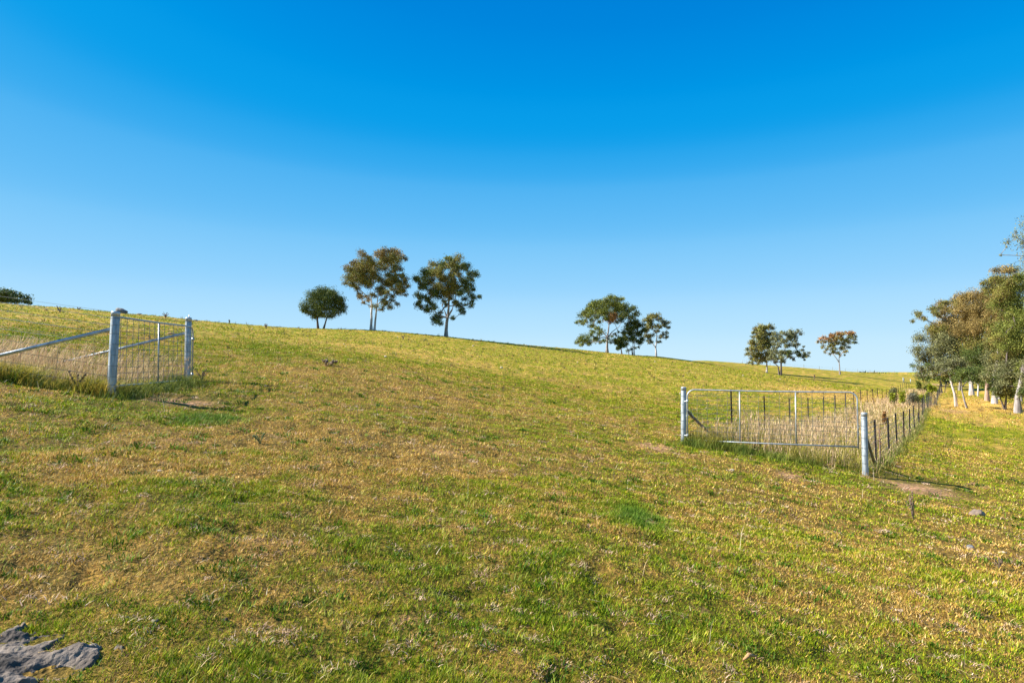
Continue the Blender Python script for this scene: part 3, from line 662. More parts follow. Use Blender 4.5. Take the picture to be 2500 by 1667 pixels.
    link('crown', fast_mesh('crown', v_, np.arange(len(v_)).reshape(-1, 3), 3, LEAF, c_), root)
    return root
G1 = 'gum trees along the ridge'; Z2 = (4.9, (720, 590)); Z3 = (8.254, (1380, 700)); Z4 = (7.35, (1800, 770)); Z1 = (3.92, (0, 680)); Z6 = (3.015, (2200, 520))
def T(name, label, zpx, Y, trunks, blobs, Z, **kw):
    s, o = Z; tree(name, label, 'tree', o[0]+zpx[0]/s, o[1]+zpx[1]/s, Y, trunks, blobs, s, o, **kw)
G1 = 'gum trees along the ridge'; G2 = 'gum trees of the wood at the right'
T('gum_tree', 'small dense dark gum tree with two short trunks, leftmost of the ridge group', (300, 1040), 110,
  [[(277,1045),(268,930),(285,860),(300,780)], [(338,1045),(375,910),(405,830),(420,760)]],
  [(320,600,70),(400,610,70),(240,650,65),(460,640,50),(330,690,90),(190,710,65),(500,690,70),(420,720,80),(560,700,50),(130,780,55),(250,790,90),(380,800,70),(480,790,80),(570,760,45),(170,850,50),(280,860,60),(560,820,38),(440,900,50),(230,900,45),(100,825,32),(490,850,50),(340,880,45)], Z2,
  tint='dark', bark=BARKD, tr=.24, group=G1, seed=11, k=1.15, leaf=.7, fill=.0, depth=.65)
T('gum_tree', 'tallest ridge gum tree with two pale trunks and brown tipped crown', (928, 1052), 112,
  [[(912,1055),(918,780),(912,640),(900,500),(880,400)], [(950,1055),(975,760),(1000,600),(1040,440),(1120,300)]],
  [(860,215,60,'brown'),(790,270,65,'brown'),(900,300,85),(730,290,45,'brown'),(650,330,45,'brown'),(740,380,75),(850,400,85),(945,395,60),(670,450,60),(770,480,70),(860,500,60),(640,500,35),(720,540,45),(790,640,40,'brown'),(830,690,40,'brown'),(860,740,28,'brown'),
   (1130,150,55,'brown'),(1210,140,60,'brown'),(1270,165,40,'brown'),(1050,190,60,'brown'),(1110,230,70),(1210,230,60),(1040,290,60),(1230,310,45),(1240,370,35),(1150,420,60),(1120,510,80),(1200,470,55),(1310,430,40),(1340,510,38),(1280,540,50),(1220,590,55),(1050,600,50),(1310,610,32),(1140,640,45),(1080,720,42),(1020,800,36),(1110,770,42),(1180,710,34),(940,640,35),(960,530,40)], Z2,
  tint='olive', bark=BARKW, tr=.30, group=G1, seed=12, k=1.5, leaf=.72)
T('gum_tree', 'broad rounded gum tree with one thick flared trunk, right of the twin trunked tree', (1808, 1130), 112,
  [[(1808,1135),(1815,960),(1832,880),(1842,700),(1852,600)], [(1830,890),(1885,800),(1940,700)], [(1820,900),(1790,820),(1760,760)]],
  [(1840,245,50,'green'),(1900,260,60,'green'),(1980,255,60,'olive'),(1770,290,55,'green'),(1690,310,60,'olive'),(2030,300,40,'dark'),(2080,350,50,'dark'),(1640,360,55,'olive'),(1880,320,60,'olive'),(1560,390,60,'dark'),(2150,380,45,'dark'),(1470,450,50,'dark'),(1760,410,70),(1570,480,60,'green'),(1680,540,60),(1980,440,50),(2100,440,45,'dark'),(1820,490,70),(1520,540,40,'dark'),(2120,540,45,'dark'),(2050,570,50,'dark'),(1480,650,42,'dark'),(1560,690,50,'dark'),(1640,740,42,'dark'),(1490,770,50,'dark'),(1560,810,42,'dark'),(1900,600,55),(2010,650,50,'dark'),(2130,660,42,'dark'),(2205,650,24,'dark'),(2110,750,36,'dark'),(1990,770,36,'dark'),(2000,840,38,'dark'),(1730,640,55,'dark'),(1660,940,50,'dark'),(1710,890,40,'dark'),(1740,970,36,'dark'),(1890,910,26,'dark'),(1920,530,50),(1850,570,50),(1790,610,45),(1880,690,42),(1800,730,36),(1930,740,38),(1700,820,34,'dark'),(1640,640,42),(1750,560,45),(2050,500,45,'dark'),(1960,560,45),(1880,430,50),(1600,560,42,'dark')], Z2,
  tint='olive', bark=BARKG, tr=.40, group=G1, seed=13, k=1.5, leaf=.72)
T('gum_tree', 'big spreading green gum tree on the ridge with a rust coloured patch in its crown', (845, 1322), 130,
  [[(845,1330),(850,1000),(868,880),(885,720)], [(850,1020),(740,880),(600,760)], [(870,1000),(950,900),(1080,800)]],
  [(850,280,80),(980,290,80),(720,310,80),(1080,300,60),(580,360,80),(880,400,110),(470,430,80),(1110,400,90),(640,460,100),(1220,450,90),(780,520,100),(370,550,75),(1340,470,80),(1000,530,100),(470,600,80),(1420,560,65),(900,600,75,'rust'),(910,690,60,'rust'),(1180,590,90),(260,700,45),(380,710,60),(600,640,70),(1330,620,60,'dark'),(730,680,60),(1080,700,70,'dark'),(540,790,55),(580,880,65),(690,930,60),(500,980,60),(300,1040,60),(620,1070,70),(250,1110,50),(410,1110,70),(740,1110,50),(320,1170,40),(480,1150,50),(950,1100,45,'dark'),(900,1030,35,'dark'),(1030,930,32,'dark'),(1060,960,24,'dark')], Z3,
  tint='green', bark=BARKG, tr=.37, group=G1, seed=14, k=1.5, leaf=.75)
T('gum_tree', 'bushy dark green gum tree with several thin stems, between the spreading and slender trees', (1350, 1390), 133,
  [[(1368,1392),(1365,1150),(1380,950)], [(1396,1392),(1400,1180),(1420,950)], [(1292,1385),(1270,1290),(1230,1150)], [(1350,1390),(1320,1220)]],
  [(1300,760,70),(1430,740,70),(1520,810,65),(1260,860,70),(1400,850,80),(1590,880,50),(1190,960,60),(1320,950,80),(1460,960,70),(1230,1070,75),(1370,1080,70),(1540,1080,60),(1210,1190,50),(1500,1150,50),(1290,1290,36),(1440,1240,30),(1160,1060,50)], Z3,
  tint='dark', bark=BARKG, tr=.13, group=G1, seed=15, k=1.6, leaf=.8)
T('gum_tree', 'small dark bushy gum tree close under the right side of the spreading tree', (1140, 1340), 128,
  [[(1142,1345),(1130,1250),(1110,1150)]], [(1080,1050,60),(1040,1110,50),(1110,1160,55),(1060,1230,40),(1170,1180,45),(1130,1100,50),(1000,1060,28)], Z3, tint='dark', bark=BARKB, tr=.16, group=G1, seed=16, k=2.0)
T('gum_tree', 'slender gum tree with pale forked trunk at the right end of the middle group', (1830, 1397), 136,
  [[(1832,1400),(1828,1220),(1842,1000),(1850,820)], [(1826,1230),(1785,1180),(1740,1100)]],
  [(1760,580,65),(1840,590,55),(1690,620,60),(1610,680,50),(1880,650,40),(1960,700,55),(2050,740,45),(2090,820,34),(1960,790,45),(1690,780,60),(1800,820,70),(1620,870,50),(1860,900,45),(2000,940,45),(2050,1010,36),(1650,990,55),(1740,980,45),(1920,1010,42),(1680,1070,42),(1730,1130,34),(1880,1110,38),(1740,700,50)], Z3,
  tint='olive', bark=BARKW, tr=.24, group=G1, seed=17, k=1.3, leaf=.75)
T('gum_tree', 'narrow upright gum tree left of the dark trunked tree, standing in front of the ridge', (525, 1035), 140,
  [[(527,1040),(530,870),(500,700),(450,450)], [(520,1030),(480,930),(450,850)]],
  [(380,230,60),(540,220,55),(460,270,70),(340,310,45),(600,250,40),(430,380,80),(300,400,40),(560,340,60),(620,350,30,'dark'),(600,430,50,'dark'),(260,500,50),(370,500,80),(500,500,75),(580,540,55),(230,600,50),(340,620,75),(470,620,65),(230,700,50),(340,720,65),(490,730,65),(300,790,50),(440,820,55),(250,850,30),(310,870,26),(560,690,50),(540,800,40,'dark')], Z4,
  tint='olive', bark=BARKW, tr=.22, group=G1, seed=18, k=1.5, leaf=.8)
T('gum_tree', 'gum tree with thick dark trunk and one long limb reaching right, below the ridge', (780, 1075), 128,
  [[(782,1078),(790,850),(795,700),(802,600)], [(755,1070),(740,920),(650,830)], [(800,850),(850,805),(930,792),(1050,815)]],
  [(740,340,60),(690,390,40),(890,300,40),(1030,300,42),(1090,350,40),(960,360,50),(840,410,60),(740,460,60),(1010,410,50),(900,480,50),(1040,530,45),(680,530,40),(780,550,45),(960,550,45),(640,640,50),(720,670,55),(620,740,42),(900,680,60,'dark'),(980,680,60,'dark'),(700,790,50),(650,780,42),(760,840,36),(1030,640,34),(880,750,42),(1090,760,40),(1150,720,40),(1220,670,28),(1250,740,36),(1100,800,22),(1110,570,20)], Z4,
  tint='grey', bark=BARKD, tr=.26, group=G1, seed=19, k=1.4, leaf=.8)
T('gum_tree', 'lone umbrella shaped gum tree with russet top at the right end of the ridge', (1840, 1010), 165,
  [[(1845,1015),(1828,860),(1822,740),(1830,620)], [(1826,800),(1780,720),(1690,600)], [(1835,700),(1900,590),(1990,480)]],
  [(1740,290,42,'rust'),(1850,285,48,'brown'),(1960,275,48,'rust'),(2060,295,45,'brown'),(2120,330,28,'olive'),(1640,340,42,'rust'),(1560,370,40,'rust'),(1500,420,32,'brown'),(1600,430,40,'brown'),(1700,380,50,'brown'),(1820,370,60),(1940,360,50),(2040,390,42),(2100,440,28,'dark'),(1650,500,36),(1740,460,50),(1850,460,50),(1960,440,42),(1570,520,28),(1700,560,36),(1800,550,50),(1900,530,36),(1660,610,28),(1760,640,32),(1840,610,40),(1900,610,26),(1880,660,18)], Z4,
  tint='olive', bark=BARKG, tr=.24, group=G1, seed=20, k=1.4, leaf=.8)
T('gum_tree', 'dark round topped tree showing over the ridge at the far left edge', (0, 260), 86,
  [[(0,330),(0,230),(10,190)], [(60,330),(45,200)]], [(45,150,38),(95,155,36),(150,180,38),(0,145,50),(200,212,24),(240,230,15),(180,228,26),(-80,150,60),(-60,200,55),(20,195,45),(110,200,40)], Z1, tint='dark', bark=BARKG, tr=.2, group=G1, seed=21, k=2.0, absz=True)
# right-hand wood
T('gum_tree', 'russet crowned gum tree at the left end of the wood, twiggy branch reaching left', (520, 1340), 80,
  [[(520,1345),(512,1200),(480,1080),(440,950)], [(500,1150),(400,1000),(300,820)]],
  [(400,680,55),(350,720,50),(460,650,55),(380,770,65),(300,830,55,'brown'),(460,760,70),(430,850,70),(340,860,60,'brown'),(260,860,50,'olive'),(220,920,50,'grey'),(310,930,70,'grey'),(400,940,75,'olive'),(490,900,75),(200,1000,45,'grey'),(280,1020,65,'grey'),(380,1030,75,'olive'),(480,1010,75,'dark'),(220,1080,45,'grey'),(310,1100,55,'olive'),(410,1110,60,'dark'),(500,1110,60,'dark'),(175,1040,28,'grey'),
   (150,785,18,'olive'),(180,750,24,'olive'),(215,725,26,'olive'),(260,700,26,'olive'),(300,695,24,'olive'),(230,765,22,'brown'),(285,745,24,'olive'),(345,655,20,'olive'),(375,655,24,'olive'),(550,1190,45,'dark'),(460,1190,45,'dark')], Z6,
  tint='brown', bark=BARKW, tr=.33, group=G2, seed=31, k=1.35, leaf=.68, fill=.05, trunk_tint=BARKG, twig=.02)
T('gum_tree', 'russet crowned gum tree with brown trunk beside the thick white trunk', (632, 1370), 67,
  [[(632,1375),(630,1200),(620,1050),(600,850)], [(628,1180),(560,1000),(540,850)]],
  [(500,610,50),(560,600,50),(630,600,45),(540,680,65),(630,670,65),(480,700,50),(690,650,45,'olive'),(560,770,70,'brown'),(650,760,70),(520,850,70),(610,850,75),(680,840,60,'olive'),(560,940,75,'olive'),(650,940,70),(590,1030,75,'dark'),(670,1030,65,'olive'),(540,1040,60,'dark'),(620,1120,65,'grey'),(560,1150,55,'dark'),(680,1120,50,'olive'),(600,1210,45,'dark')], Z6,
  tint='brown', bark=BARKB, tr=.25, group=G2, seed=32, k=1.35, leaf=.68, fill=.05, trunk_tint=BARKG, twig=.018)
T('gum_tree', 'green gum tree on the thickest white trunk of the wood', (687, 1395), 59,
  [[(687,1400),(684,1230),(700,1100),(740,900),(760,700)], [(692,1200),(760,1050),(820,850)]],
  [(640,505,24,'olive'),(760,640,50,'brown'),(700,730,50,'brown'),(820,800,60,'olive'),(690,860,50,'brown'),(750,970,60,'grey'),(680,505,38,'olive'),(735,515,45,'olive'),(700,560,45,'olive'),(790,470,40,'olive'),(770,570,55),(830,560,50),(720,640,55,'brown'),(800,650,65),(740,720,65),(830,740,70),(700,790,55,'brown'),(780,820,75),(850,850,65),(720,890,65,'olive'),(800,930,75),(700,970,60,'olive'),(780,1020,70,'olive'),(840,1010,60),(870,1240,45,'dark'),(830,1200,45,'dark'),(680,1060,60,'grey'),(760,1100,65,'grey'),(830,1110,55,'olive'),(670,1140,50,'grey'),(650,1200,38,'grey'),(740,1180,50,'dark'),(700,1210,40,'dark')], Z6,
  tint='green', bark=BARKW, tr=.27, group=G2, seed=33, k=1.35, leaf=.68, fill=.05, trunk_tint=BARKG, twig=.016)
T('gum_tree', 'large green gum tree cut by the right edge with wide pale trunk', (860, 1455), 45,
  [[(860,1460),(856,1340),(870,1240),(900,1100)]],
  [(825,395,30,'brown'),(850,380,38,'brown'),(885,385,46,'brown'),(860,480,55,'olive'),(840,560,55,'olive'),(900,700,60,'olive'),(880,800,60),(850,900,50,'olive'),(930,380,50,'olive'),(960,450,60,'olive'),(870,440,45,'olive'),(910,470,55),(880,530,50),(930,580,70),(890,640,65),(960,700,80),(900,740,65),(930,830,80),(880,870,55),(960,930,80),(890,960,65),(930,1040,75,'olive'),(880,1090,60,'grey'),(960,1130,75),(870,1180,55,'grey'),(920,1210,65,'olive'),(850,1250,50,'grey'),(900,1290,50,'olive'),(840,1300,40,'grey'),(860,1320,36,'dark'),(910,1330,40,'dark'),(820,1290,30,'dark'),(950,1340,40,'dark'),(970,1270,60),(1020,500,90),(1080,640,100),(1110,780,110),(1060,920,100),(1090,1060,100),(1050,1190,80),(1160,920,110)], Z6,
  tint='green', bark=BARKG, tr=.26, group=G2, seed=34, k=1.2, leaf=.72, fill=.03, trunk_tint=BARKD, twig=.014)
T('gum_tree', 'slim leaning white trunked gum tree next to the end of the picket fence', (407, 1425), 52,
  [[(407,1428),(392,1330),(370,1240),(352,1185),(345,1130)], [(360,1200),(300,1190),(250,1195)]],
  [(345,1100,45),(290,1140,45),(235,1160,38),(185,1150,30),(165,1195,24),(400,1110,45),(440,1160,42),(330,1190,30,'olive'),(205,1205,24),(275,1200,28,'olive'),(160,1130,24,'dark')], Z6,
  tint='grey', bark=BARKW, tr=.13, group=G2, seed=35, k=1.2, leaf=.75, twig=.012)
T('gum_tree', 'slim white stemmed sapling right of the leaning white trunk', (485, 1440), 49,
  [[(485,1443),(465,1380),(450,1310),(440,1260),(430,1210)], [(445,1290),(475,1240)]],
  [(430,1190,40),(480,1190,42),(400,1230,26),(455,1230,30),(520,1170,36,'dark')], Z6, tint='dark', bark=BARKG, tr=.085, group=G2, seed=36, k=1.2, leaf=.75, twig=.012)
T('gum_sapling', 'thin bent bare stemmed sapling between the two slim pale trunks', (420, 1425), 51,
  [[(420,1428),(412,1390),(418,1340),(414,1260)]], [(414,1225,24),(425,1195,28)], Z6, tint='dark', bark=BARKB, tr=.035, group=G2, seed=37, k=1.2, leaf=.75, twig=.01)
T('gum_tree', 'small dark forked tree in front of the wide pale trunk', (765, 1445), 48,
  [[(765,1448),(772,1350),(775,1290)], [(762,1420),(730,1360),(712,1310)]],
  [(740,1270,40),(800,1250,45),(820,1200,45,'dark'),(700,1290,30),(770,1210,45),(730,1220,36),(850,1330,36,'grey'),(800,1320,26)], Z6, tint='dark', bark=BARKD, tr=.09, group=G2, seed=38, k=1.2, leaf=.75, twig=.012)
T('gum_tree', 'thin white trunked tree standing deep in the wood', (563, 1332), 88,
  [[(563,1335),(568,1220),(575,1100)]], [(570,1060,60),(530,1110,55),(620,1100,55),(560,1170,50),(600,1180,40),(520,1190,35)], Z6, tint='dark', bark=BARKW, tr=.17, group=G2, seed=39, k=1.4, leaf=.9)
T('gum_tree', 'far low gum tree at the end of the long fence, with pale trunk', (295, 1275), 128,
  [[(297,1280),(290,1230),(285,1180)]], [(230,1220,32),(270,1190,38),(310,1200,38),(200,1190,32,'olive'),(170,1215,24),(340,1190,35),(250,1150,36),(300,1150,40,'olive'),(160,1180,24),(350,1240,26)], Z6, tint='dark', bark=BARKW, tr=.22, group=G2, seed=40, k=1.7)
T('gum_tree', 'dark tree at the back of the wood behind the thick white trunk', (720, 1320), 95,
  [[(720,1330),(722,1200),(730,1050)]], [(720,1000,80),(660,1050,75),(780,1050,75),(720,1110,75),(820,1120,70),(650,1150,60),(780,1180,60),(850,1190,60),(700,1200,50)], Z6, tint='dark', bark=BARKW, tr=.26, group=G2, seed=41, k=1.4, leaf=.9)
T('gum_tree', 'dark tree at the back of the wood near the right edge', (880, 1330), 100,
  [[(880,1340),(885,1200),(890,1050)]], [(880,1000,80),(820,1080,70),(940,1060,75),(880,1130,75),(960,1180,70),(840,1200,55),(910,1230,50),(1000,1100,80)], Z6, tint='dark', bark=BARKG, tr=.26, group=G2, seed=42, k=1.4, leaf=.9)
T('gum_tree', 'dark tree at the back of the wood behind the slim leaning trunk', (430, 1290), 118,
  [[(430,1295),(432,1200),(440,1100)]], [(420,1080,60),(370,1130,55),(470,1130,55),(420,1170,50),(500,1180,45),(360,1190,40),(450,1210,36)], Z6, tint='dark', bark=BARKG, tr=.22, group=G2, seed=43, k=1.5, leaf=.95)
T('gum_tree', 'near gum tree outside the right edge with only a twig tip showing in the sky', (1500, 1640), 31,
  [[(1500,1640),(1480,1200),(1420,800),(1400,400)]],
  [(890,75,20),(900,110,28),(893,165,16),(898,215,12),(940,120,34),(985,150,45),(1060,130,90),(1150,100,120),(1200,280,130),(1300,60,130),(1330,300,150),(1150,-60,100),(1450,150,150),(1450,400,140)], Z6,
  tint='olive', bark=BARKG, tr=.11, group=G2, seed=44, k=.45, leaf=.8, twig=.01, depth=.6)

# distant dark tree line beyond the ridge at the right
def far_band():
    rg = np.random.default_rng(5); N = 9000; px = rg.uniform(2095, 2345, N); Y = rg.uniform(330, 380, N); X = (px-1250)/F*Y
    topz = np.interp(px, [2095, 2140, 2240, 2345], [909.5, 911.5, 919, 921]); z = EYE+(920-topz)/F*Y-np.abs(rg.normal(0, 1.2, N))-rg.random(N)*1.5+.25*noise(px*.2, Y*0, 3)
    d = rg.normal(0, 1, (N, 3))*.5; s_ = rg.normal(0, 1, (N, 3))*.4; p = np.stack([X, Y, z], 1); tri = np.stack([p-s_, p+s_, p+d*1.4], 1).reshape(-1, 3)
    c = np.repeat(lerp(np.array((.03,.04,.02)), np.array((.08,.08,.035)), rg.random(N)), 3, 0)
    o = link('far_wood', fast_mesh('far_wood', tri, np.arange(N*3).reshape(-1, 3), 3, LEAF, c)); tag(o, 'thin dark line of distant woodland beyond the ridge', 'distant wood', kind='stuff')
far_band()

# ------------------------------------------------------------------ far fence along the ridge
pxs = [(1812,.9,1.4),(1822,.95,1.4),(1880,.9,1),(1916,.9,1),(1962,1.05,1.2),(2000,.9,.9),(2032,.95,.9),(2063,.9,.9),(2093,1.0,.9),(2123,1.05,.9),(2153,1.25,1.3),(2169,.9,.8),(2183,1.1,.8),(2214,1.1,.8),(2240,1.1,.8)]
pl = []
for px, h, wv in pxs:
    yy = np.interp(px, [1800, 1920, 2050, 2140, 2240], [178, 198, 208, 232, 252]); x = (px-1250)/F*yy; pl.append((Vector((x, yy, gz(x, yy))), h, wv))
ff = empty('wire_fence', pl[0][0], 'far off post and wire fence along the ridge line at the right', 'fence')
for p, h, wv in pl: MB().tube([loc(ff, p)-Vector((0, 0, .2)), loc(ff, p)+Vector((0, 0, h+.15))], .045*wv, 6).build('fence_post', TIMBER if wv < 1.3 else GALV, ff)
for h in (1.0, .7, .4): MB().tube([loc(ff, p)+Vector((0, 0, h)) for p, _, _ in pl], .006, 3, False).build('wire', WIRE, ff)
# small far strainer posts in front of the ridge
a = W(2205, 928, 150); b = W(2223, 931, 150); a.z = gz(a.x, a.y); b.z = gz(b.x, b.y)
fs = empty('gateway', a, 'small far gateway of pale posts below the ridge left of the wood', 'gateway')
for q_, h in ((a, 1.3), (a+Vector((.2, 0, 0)), 1.1), (b, 1.15)): MB().tube([loc(fs, q_)-Vector((0, 0, .2)), loc(fs, q_)+Vector((0, 0, h))], .07, 6).build('gate_post', GALVP, fs)
MB().tube([loc(fs, a)+Vector((0, 0, .25)), loc(fs, b)+Vector((0, 0, .25))], .025, 5).build('rail', GALVP, fs)
MB().tube([loc(fs, b)+Vector((0, 0, .8)), loc(fs, b)+Vector((1.2, 0, .1))], .03, 5).build('brace', GALVP, fs)

# ------------------------------------------------------------------ shrubs in the strip
def shrub(label, px, Y, X, h, w, tint, seed, upright=True, n=900, leafs=1.0):
    rg = np.random.default_rng(seed); z = gz(X, Y); root = empty('young_shrub', (X, Y, z), label, 'shrub', 'young shrubs planted in the strip')
    mb = MB(); B = []
    ns = 5
    for i in range(ns):
        a = rg.uniform(0, 6.28); e = Vector((math.cos(a)*w*.35*rg.random(), math.sin(a)*w*.35*rg.random(), h*rg.uniform(.6, .92))); mb.tube([Vector((0, 0, -.05)), e*.5+Vector((0, 0, .05)), e], [.018, .013, .005], 5, False)
        for t in (.35, .55, .75, 1.0): B.append((e*t, w*.30*(1.15-.45*t if upright else .9)))
    mb.build('stem', BARKB, root); vs_, cs_ = [], []; a_, b_ = TD[tint]
    for c, r in B:
        m_ = n//len(B); pos = np.array(c)[None]+rg.normal(0, .5, (m_, 3))*r; ll = .0032*Y*leafs*rg.uniform(.6, 1.3, m_)
        d = rg.normal(0, 1, (m_, 3)); d[:, 2] += .5; d /= np.linalg.norm(d, axis=1)[:, None]; s_ = np.cross(d, rg.normal(0, 1, (m_, 3))); s_ /= np.linalg.norm(s_, axis=1)[:, None]
        vs_.append(np.stack([pos-s_*ll[:, None]*.22, pos+s_*ll[:, None]*.22, pos+d*ll[:, None]], 1).reshape(-1, 3)); t = rg.random((m_, 1)); cs_.append(np.repeat(np.array(a_)*(1-t)+np.array(b_)*t, 3, 0))
    v_ = np.concatenate(vs_); link('foliage', fast_mesh('foliage', v_, np.arange(len(v_)).reshape(-1, 3), 3, LEAF, np.concatenate(cs_)), root)
def sx_(px, Y): return (px-1250)/F*Y
for px, Y, h, w, tint, lb in [
  (2176,50,1.35,1.0,'grey','grey green round bush at the left fence, nearest the gate'),(2174,45,1.0,.5,'wattle','bright yellow green young shrub nearest the gate, left of its pair'),
  (2199,46,1.15,.55,'wattle','bright yellow green upright shrub just left of the grey green bushes'),(2217,48,1.05,.8,'drygrey','pale grey half bare bush between the yellow shrub and the grey green bush'),
  (2233,50,1.1,.9,'grey','largest grey green bush close to the right fence'),(2246,56,1.0,.6,'wattle','yellow green shrub touching the right fence pickets behind the grey bush'),
  (2259,64,1.25,.9,'wattle','wide yellow green shrub third along the planted row'),(2268,76,1.3,.8,'wattle','yellow green shrub fourth along the planted row'),(2277,90,1.4,1.0,'wattle','yellow green shrub fifth along the planted row'),
  (2284,108,1.5,1.1,'wattle','yellow green shrub far up the strip near the low gum tree'),(2242,84,1.6,.8,'green','tall dark green shrub on the left fence line of the strip'),(2257,112,1.7,1.2,'green','dull green shrub among the farthest left pickets'),
  (2155,30,.75,.25,'rust','small orange leaved sapling alone in the dry grass'),(2141,15.9,1.22,.09,'rust','orange leaved sapling tip behind the first picket')]:
    shrub(lb, px, Y, sx_(px, Y), h, w, tint, int(px*3+Y), True, 1000 if Y > 20 else 90, .8 if Y > 20 else 1.0)
x, y = sx_(2520, 43), 43.0; shrub('low green shrub on the turf at the right edge', 0, y, x, .5, .8, 'dark', 77, False, 900, .8)

# ------------------------------------------------------------------ weeds
def weed(label, px, py, Y, h, w, mat, seed, heads=True, group=None):
    rg = np.random.default_rng(seed)
    if Y is None: X, Y = gpt(px, py)
    else: X = sx_(px, Y)
    z = gz(X, Y); root = empty('dead_weed', (X, Y, z-.01), label, 'weed', group); mb = MB(); hb_ = MB()
    for i in range(6):
        a = rg.uniform(0, 6.28); e = Vector((math.cos(a)*w*.5, math.sin(a)*w*.3, h*rg.uniform(.55, 1))); m_ = Vector((e.x*.25, e.y*.25, e.z*.5))
        rs = max(.004, .0005*Y); mb.tube([Vector((0, 0, -.02)), m_, e], [rs*1.3, rs, rs*.6], 5, False)
        for j in range(7):
            t = rg.uniform(.55, 1.0); c = m_.lerp(e, (t-.5)*2); d = Vector(rg.normal(0, 1, 3)).normalized()*w*.10; rr2 = w*.035
            hb_.tube([c-d*.3, c+d*.5, c+d], [rr2*.6, rr2, rr2*.2], 5)
    mb.build('stem', mat, root)
    if heads: o = hb_.build('seed_heads', mat, root); o['kind'] = 'stuff'
DW = mat_simple('dead_weed', [(.3, (.10,.065,.04)), (.7, (.26,.18,.12))], 20, .9)
weed('brown dead dock weed in the rank grass left of the near round post', 186, 958, None, .38, .3, DW, 1)
weed('dead weed with dark seed heads on the turf, below and right of the corner post', 2230, 1268, None, .42, .22, DW, 2)
weed('small grey dead weed low at the right edge of the turf', 2440, 1390, None, .14, .14, DW, 3)
weed('spindly dark weed standing behind the free end of the closed gate', 2084.5, 1010, 30, .55, .2, DW, 4)
weed('dead branched weed on the left hillside above the brace pipe', 142, 774, 58, .75, .7, DW, 5)
weed('dead forked bush on the ridge between the two left gate posts', 401, 772, 74, .8, .8, DW, 6)
weed('small dead thistle on the ridge at the far left', 188, 755, 66, .35, .4, DW, 7)
weed('thin dead weed on the ridge right of the farther gate post', 558, 789, 88, .6, .3, DW, 8)
weed('dead twiggy weed on the hillside left of the ridge trees', 648, 822, 82, .9, .5, DW, 9)
weed('grey fallen twiggy weed on the slope under the small dark tree', 797, 890, None, .22, .75, DW, 10)
weed('dead stem on the slope below the twin trunked tree', 984, 838, 84, .7, .5, DW, 11)
weed('dark weed tuft on the slope below the narrow upright tree', 1988, 925, None, .9, .4, DW, 12)
weed('grey green wiry weed standing on the turf below the lush green patch', 635, 1080, None, .16, .2, mat_simple('wiry_weed', [(.3, (.08,.12,.04)), (.7, (.2,.24,.1))], 20, .9), 13)
weed('dead weed at the foot of the farther left post', 492, 928, None, .3, .3, DW, 14)

# ------------------------------------------------------------------ rocks and stones
def rock_mesh(name, seed, sx, sy, sz, mat, amp=.25, n=3):
    import bmesh
    rg = np.random.default_rng(seed); bm = bmesh.new(); bmesh.ops.create_icosphere(bm, subdivisions=n, radius=1)
    offs = rg.normal(0, 1, (10, 3)); offs /= np.linalg.norm(offs, axis=1)[:, None]; lim = rg.uniform(.62, .95, 10)
    for v_ in bm.verts:
        p = np.array(v_.co)
        for o_, L in zip(offs, lim):
            d = p@o_
            if d > L: p = p-o_*(d-L)*.85
        nz = float(noise(np.array([p[0]*2.3+seed]), np.array([p[1]*2.3+p[2]*1.7]), seed)[0]); p = p*(1+nz*amp); v_.co = Vector((p[0]*sx, p[1]*sy, p[2]*sz))
    me = bpy.data.meshes.new(name); bm.to_mesh(me); bm.free(); me.shade_smooth(); me.materials.append(mat); return me
def rock(label, px, py, w, h, mat, seed, Y=None, name='rock', cat='rock', group=None, dz=.2, me=None):
    if Y is None: X, Y = gpt(px, py)
    else: X = sx_(px, Y)
    sw = w*Y/F/2; sh = h*Y/F/2; o = link(name, me or rock_mesh(name, seed, sw, sw*.8, sh, mat), None, (X, Y, gz(X, Y)+sh*dz)); o.rotation_euler = (0, rng.normal(0, .1), 0); return tag(o, label, cat, group)
rock('dark boulder on the ridge just right of the near round post top', 291, 762, 34, 18, ROCK, 1, 71, dz=.5)
rock('low dark rock on the ridge between the left gate posts', 337, 766, 13, 6, ROCK, 2, 74)
rock('low dark rock on the ridge right of the farther gate post', 474, 777, 14, 8, ROCK, 3, 78)
rock('flat brown rock lying on the turf at the right below the corner post', 2386, 1258, 36, 26, ROCKB, 4, dz=.15)
rock('small grey rock on the turf at the lower right', 2368, 1338, 18, 12, ROCK, 5, dz=.4)
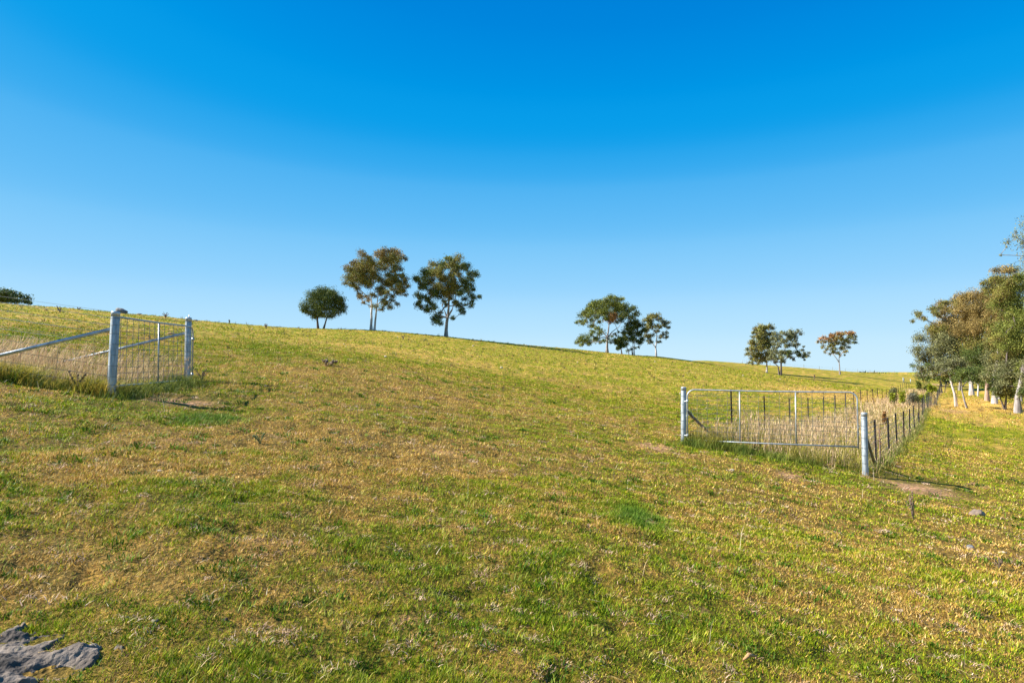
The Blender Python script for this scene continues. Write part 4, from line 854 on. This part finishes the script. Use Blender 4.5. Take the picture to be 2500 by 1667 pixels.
rock('pale thin stone in the turf near the right edge', 2447, 1349, 18, 8, STONE, 6, dz=.2, name='stone', cat='stone')
rock('pale orange stone in front of the closed gate', 1787, 1150, 12, 5, STONE, 8, name='stone', cat='stone')
rock('pale stone in the turf near the left below the lush green patch', 388, 1146, 12, 6, STONE, 9, name='stone', cat='stone')
rock('small orange earth mound seen through the mesh of the open gate', 418, 817, 24, 7, MOUND, 10, name='earth_mound', cat='mound', dz=.1)
SL_ = ['small pale stone below the small dark tree, upper of a pair', 'small pale stone below the small dark tree, lower of a pair', 'pale stone just below the ridge right of the twin trunked tree', 'pale stone on the slope below the twin trunked tree', 'orange pale stone on the slope left below the thick trunked tree', 'tiny pale stone high on the slope below the twin trunked tree', 'tiny pale stone on the slope right below the thick trunked tree', 'largest pale stone on the middle slope between the tree groups', 'pale stone at the foot of the narrow upright tree', 'pale stone in front of the dark trunked tree with the long limb', 'tiny pale stone right below the slender forked tree', 'tiny pale stone left below the spreading green tree', 'tiny pale stone on the hillside well left of the small dark tree', 'tiny pale stone on the slope below the thick flared trunk', 'pale stone on the slope above the left end of the closed gate']
for i, (px, py, w) in enumerate([(840,842,5),(845,846,4),(970,824,4),(941,873,7),(992,880,5),(1005,862,4),(1155,845,5),(1224,900,9),(1814,917,5),(1905,926,4),(1599,884,4),(1410,886,4),(616,804,4),(1080,905,4),(1660,965,5)]):
    rock(SL_[i], px, py, w, w*.7, STONE, 20+i, name='stone', cat='stone', group='pale stones scattered on the hillside', dz=.5)
# fallen dry leaves / wood bits near the camera
for px, py, L, a, lb in [(1832,1614,.10,.4,'curled orange bark piece in the turf near the bottom edge'),(2352,1428,.07,.1,'orange bark scrap in the turf at the lower right')]:
    X, Y = gpt(px, py); mb = MB(); mb.tube([Vector((-L/2, 0, .01)), Vector((0, .01, .025)), Vector((L/2, 0, .012))], [.006, .014, .004], 6)
    o = mb.build('bark_piece', MOUND); o.location = (X, Y, gz(X, Y)+.012); o.rotation_euler = (0, 0, a); tag(o, lb, 'bark')
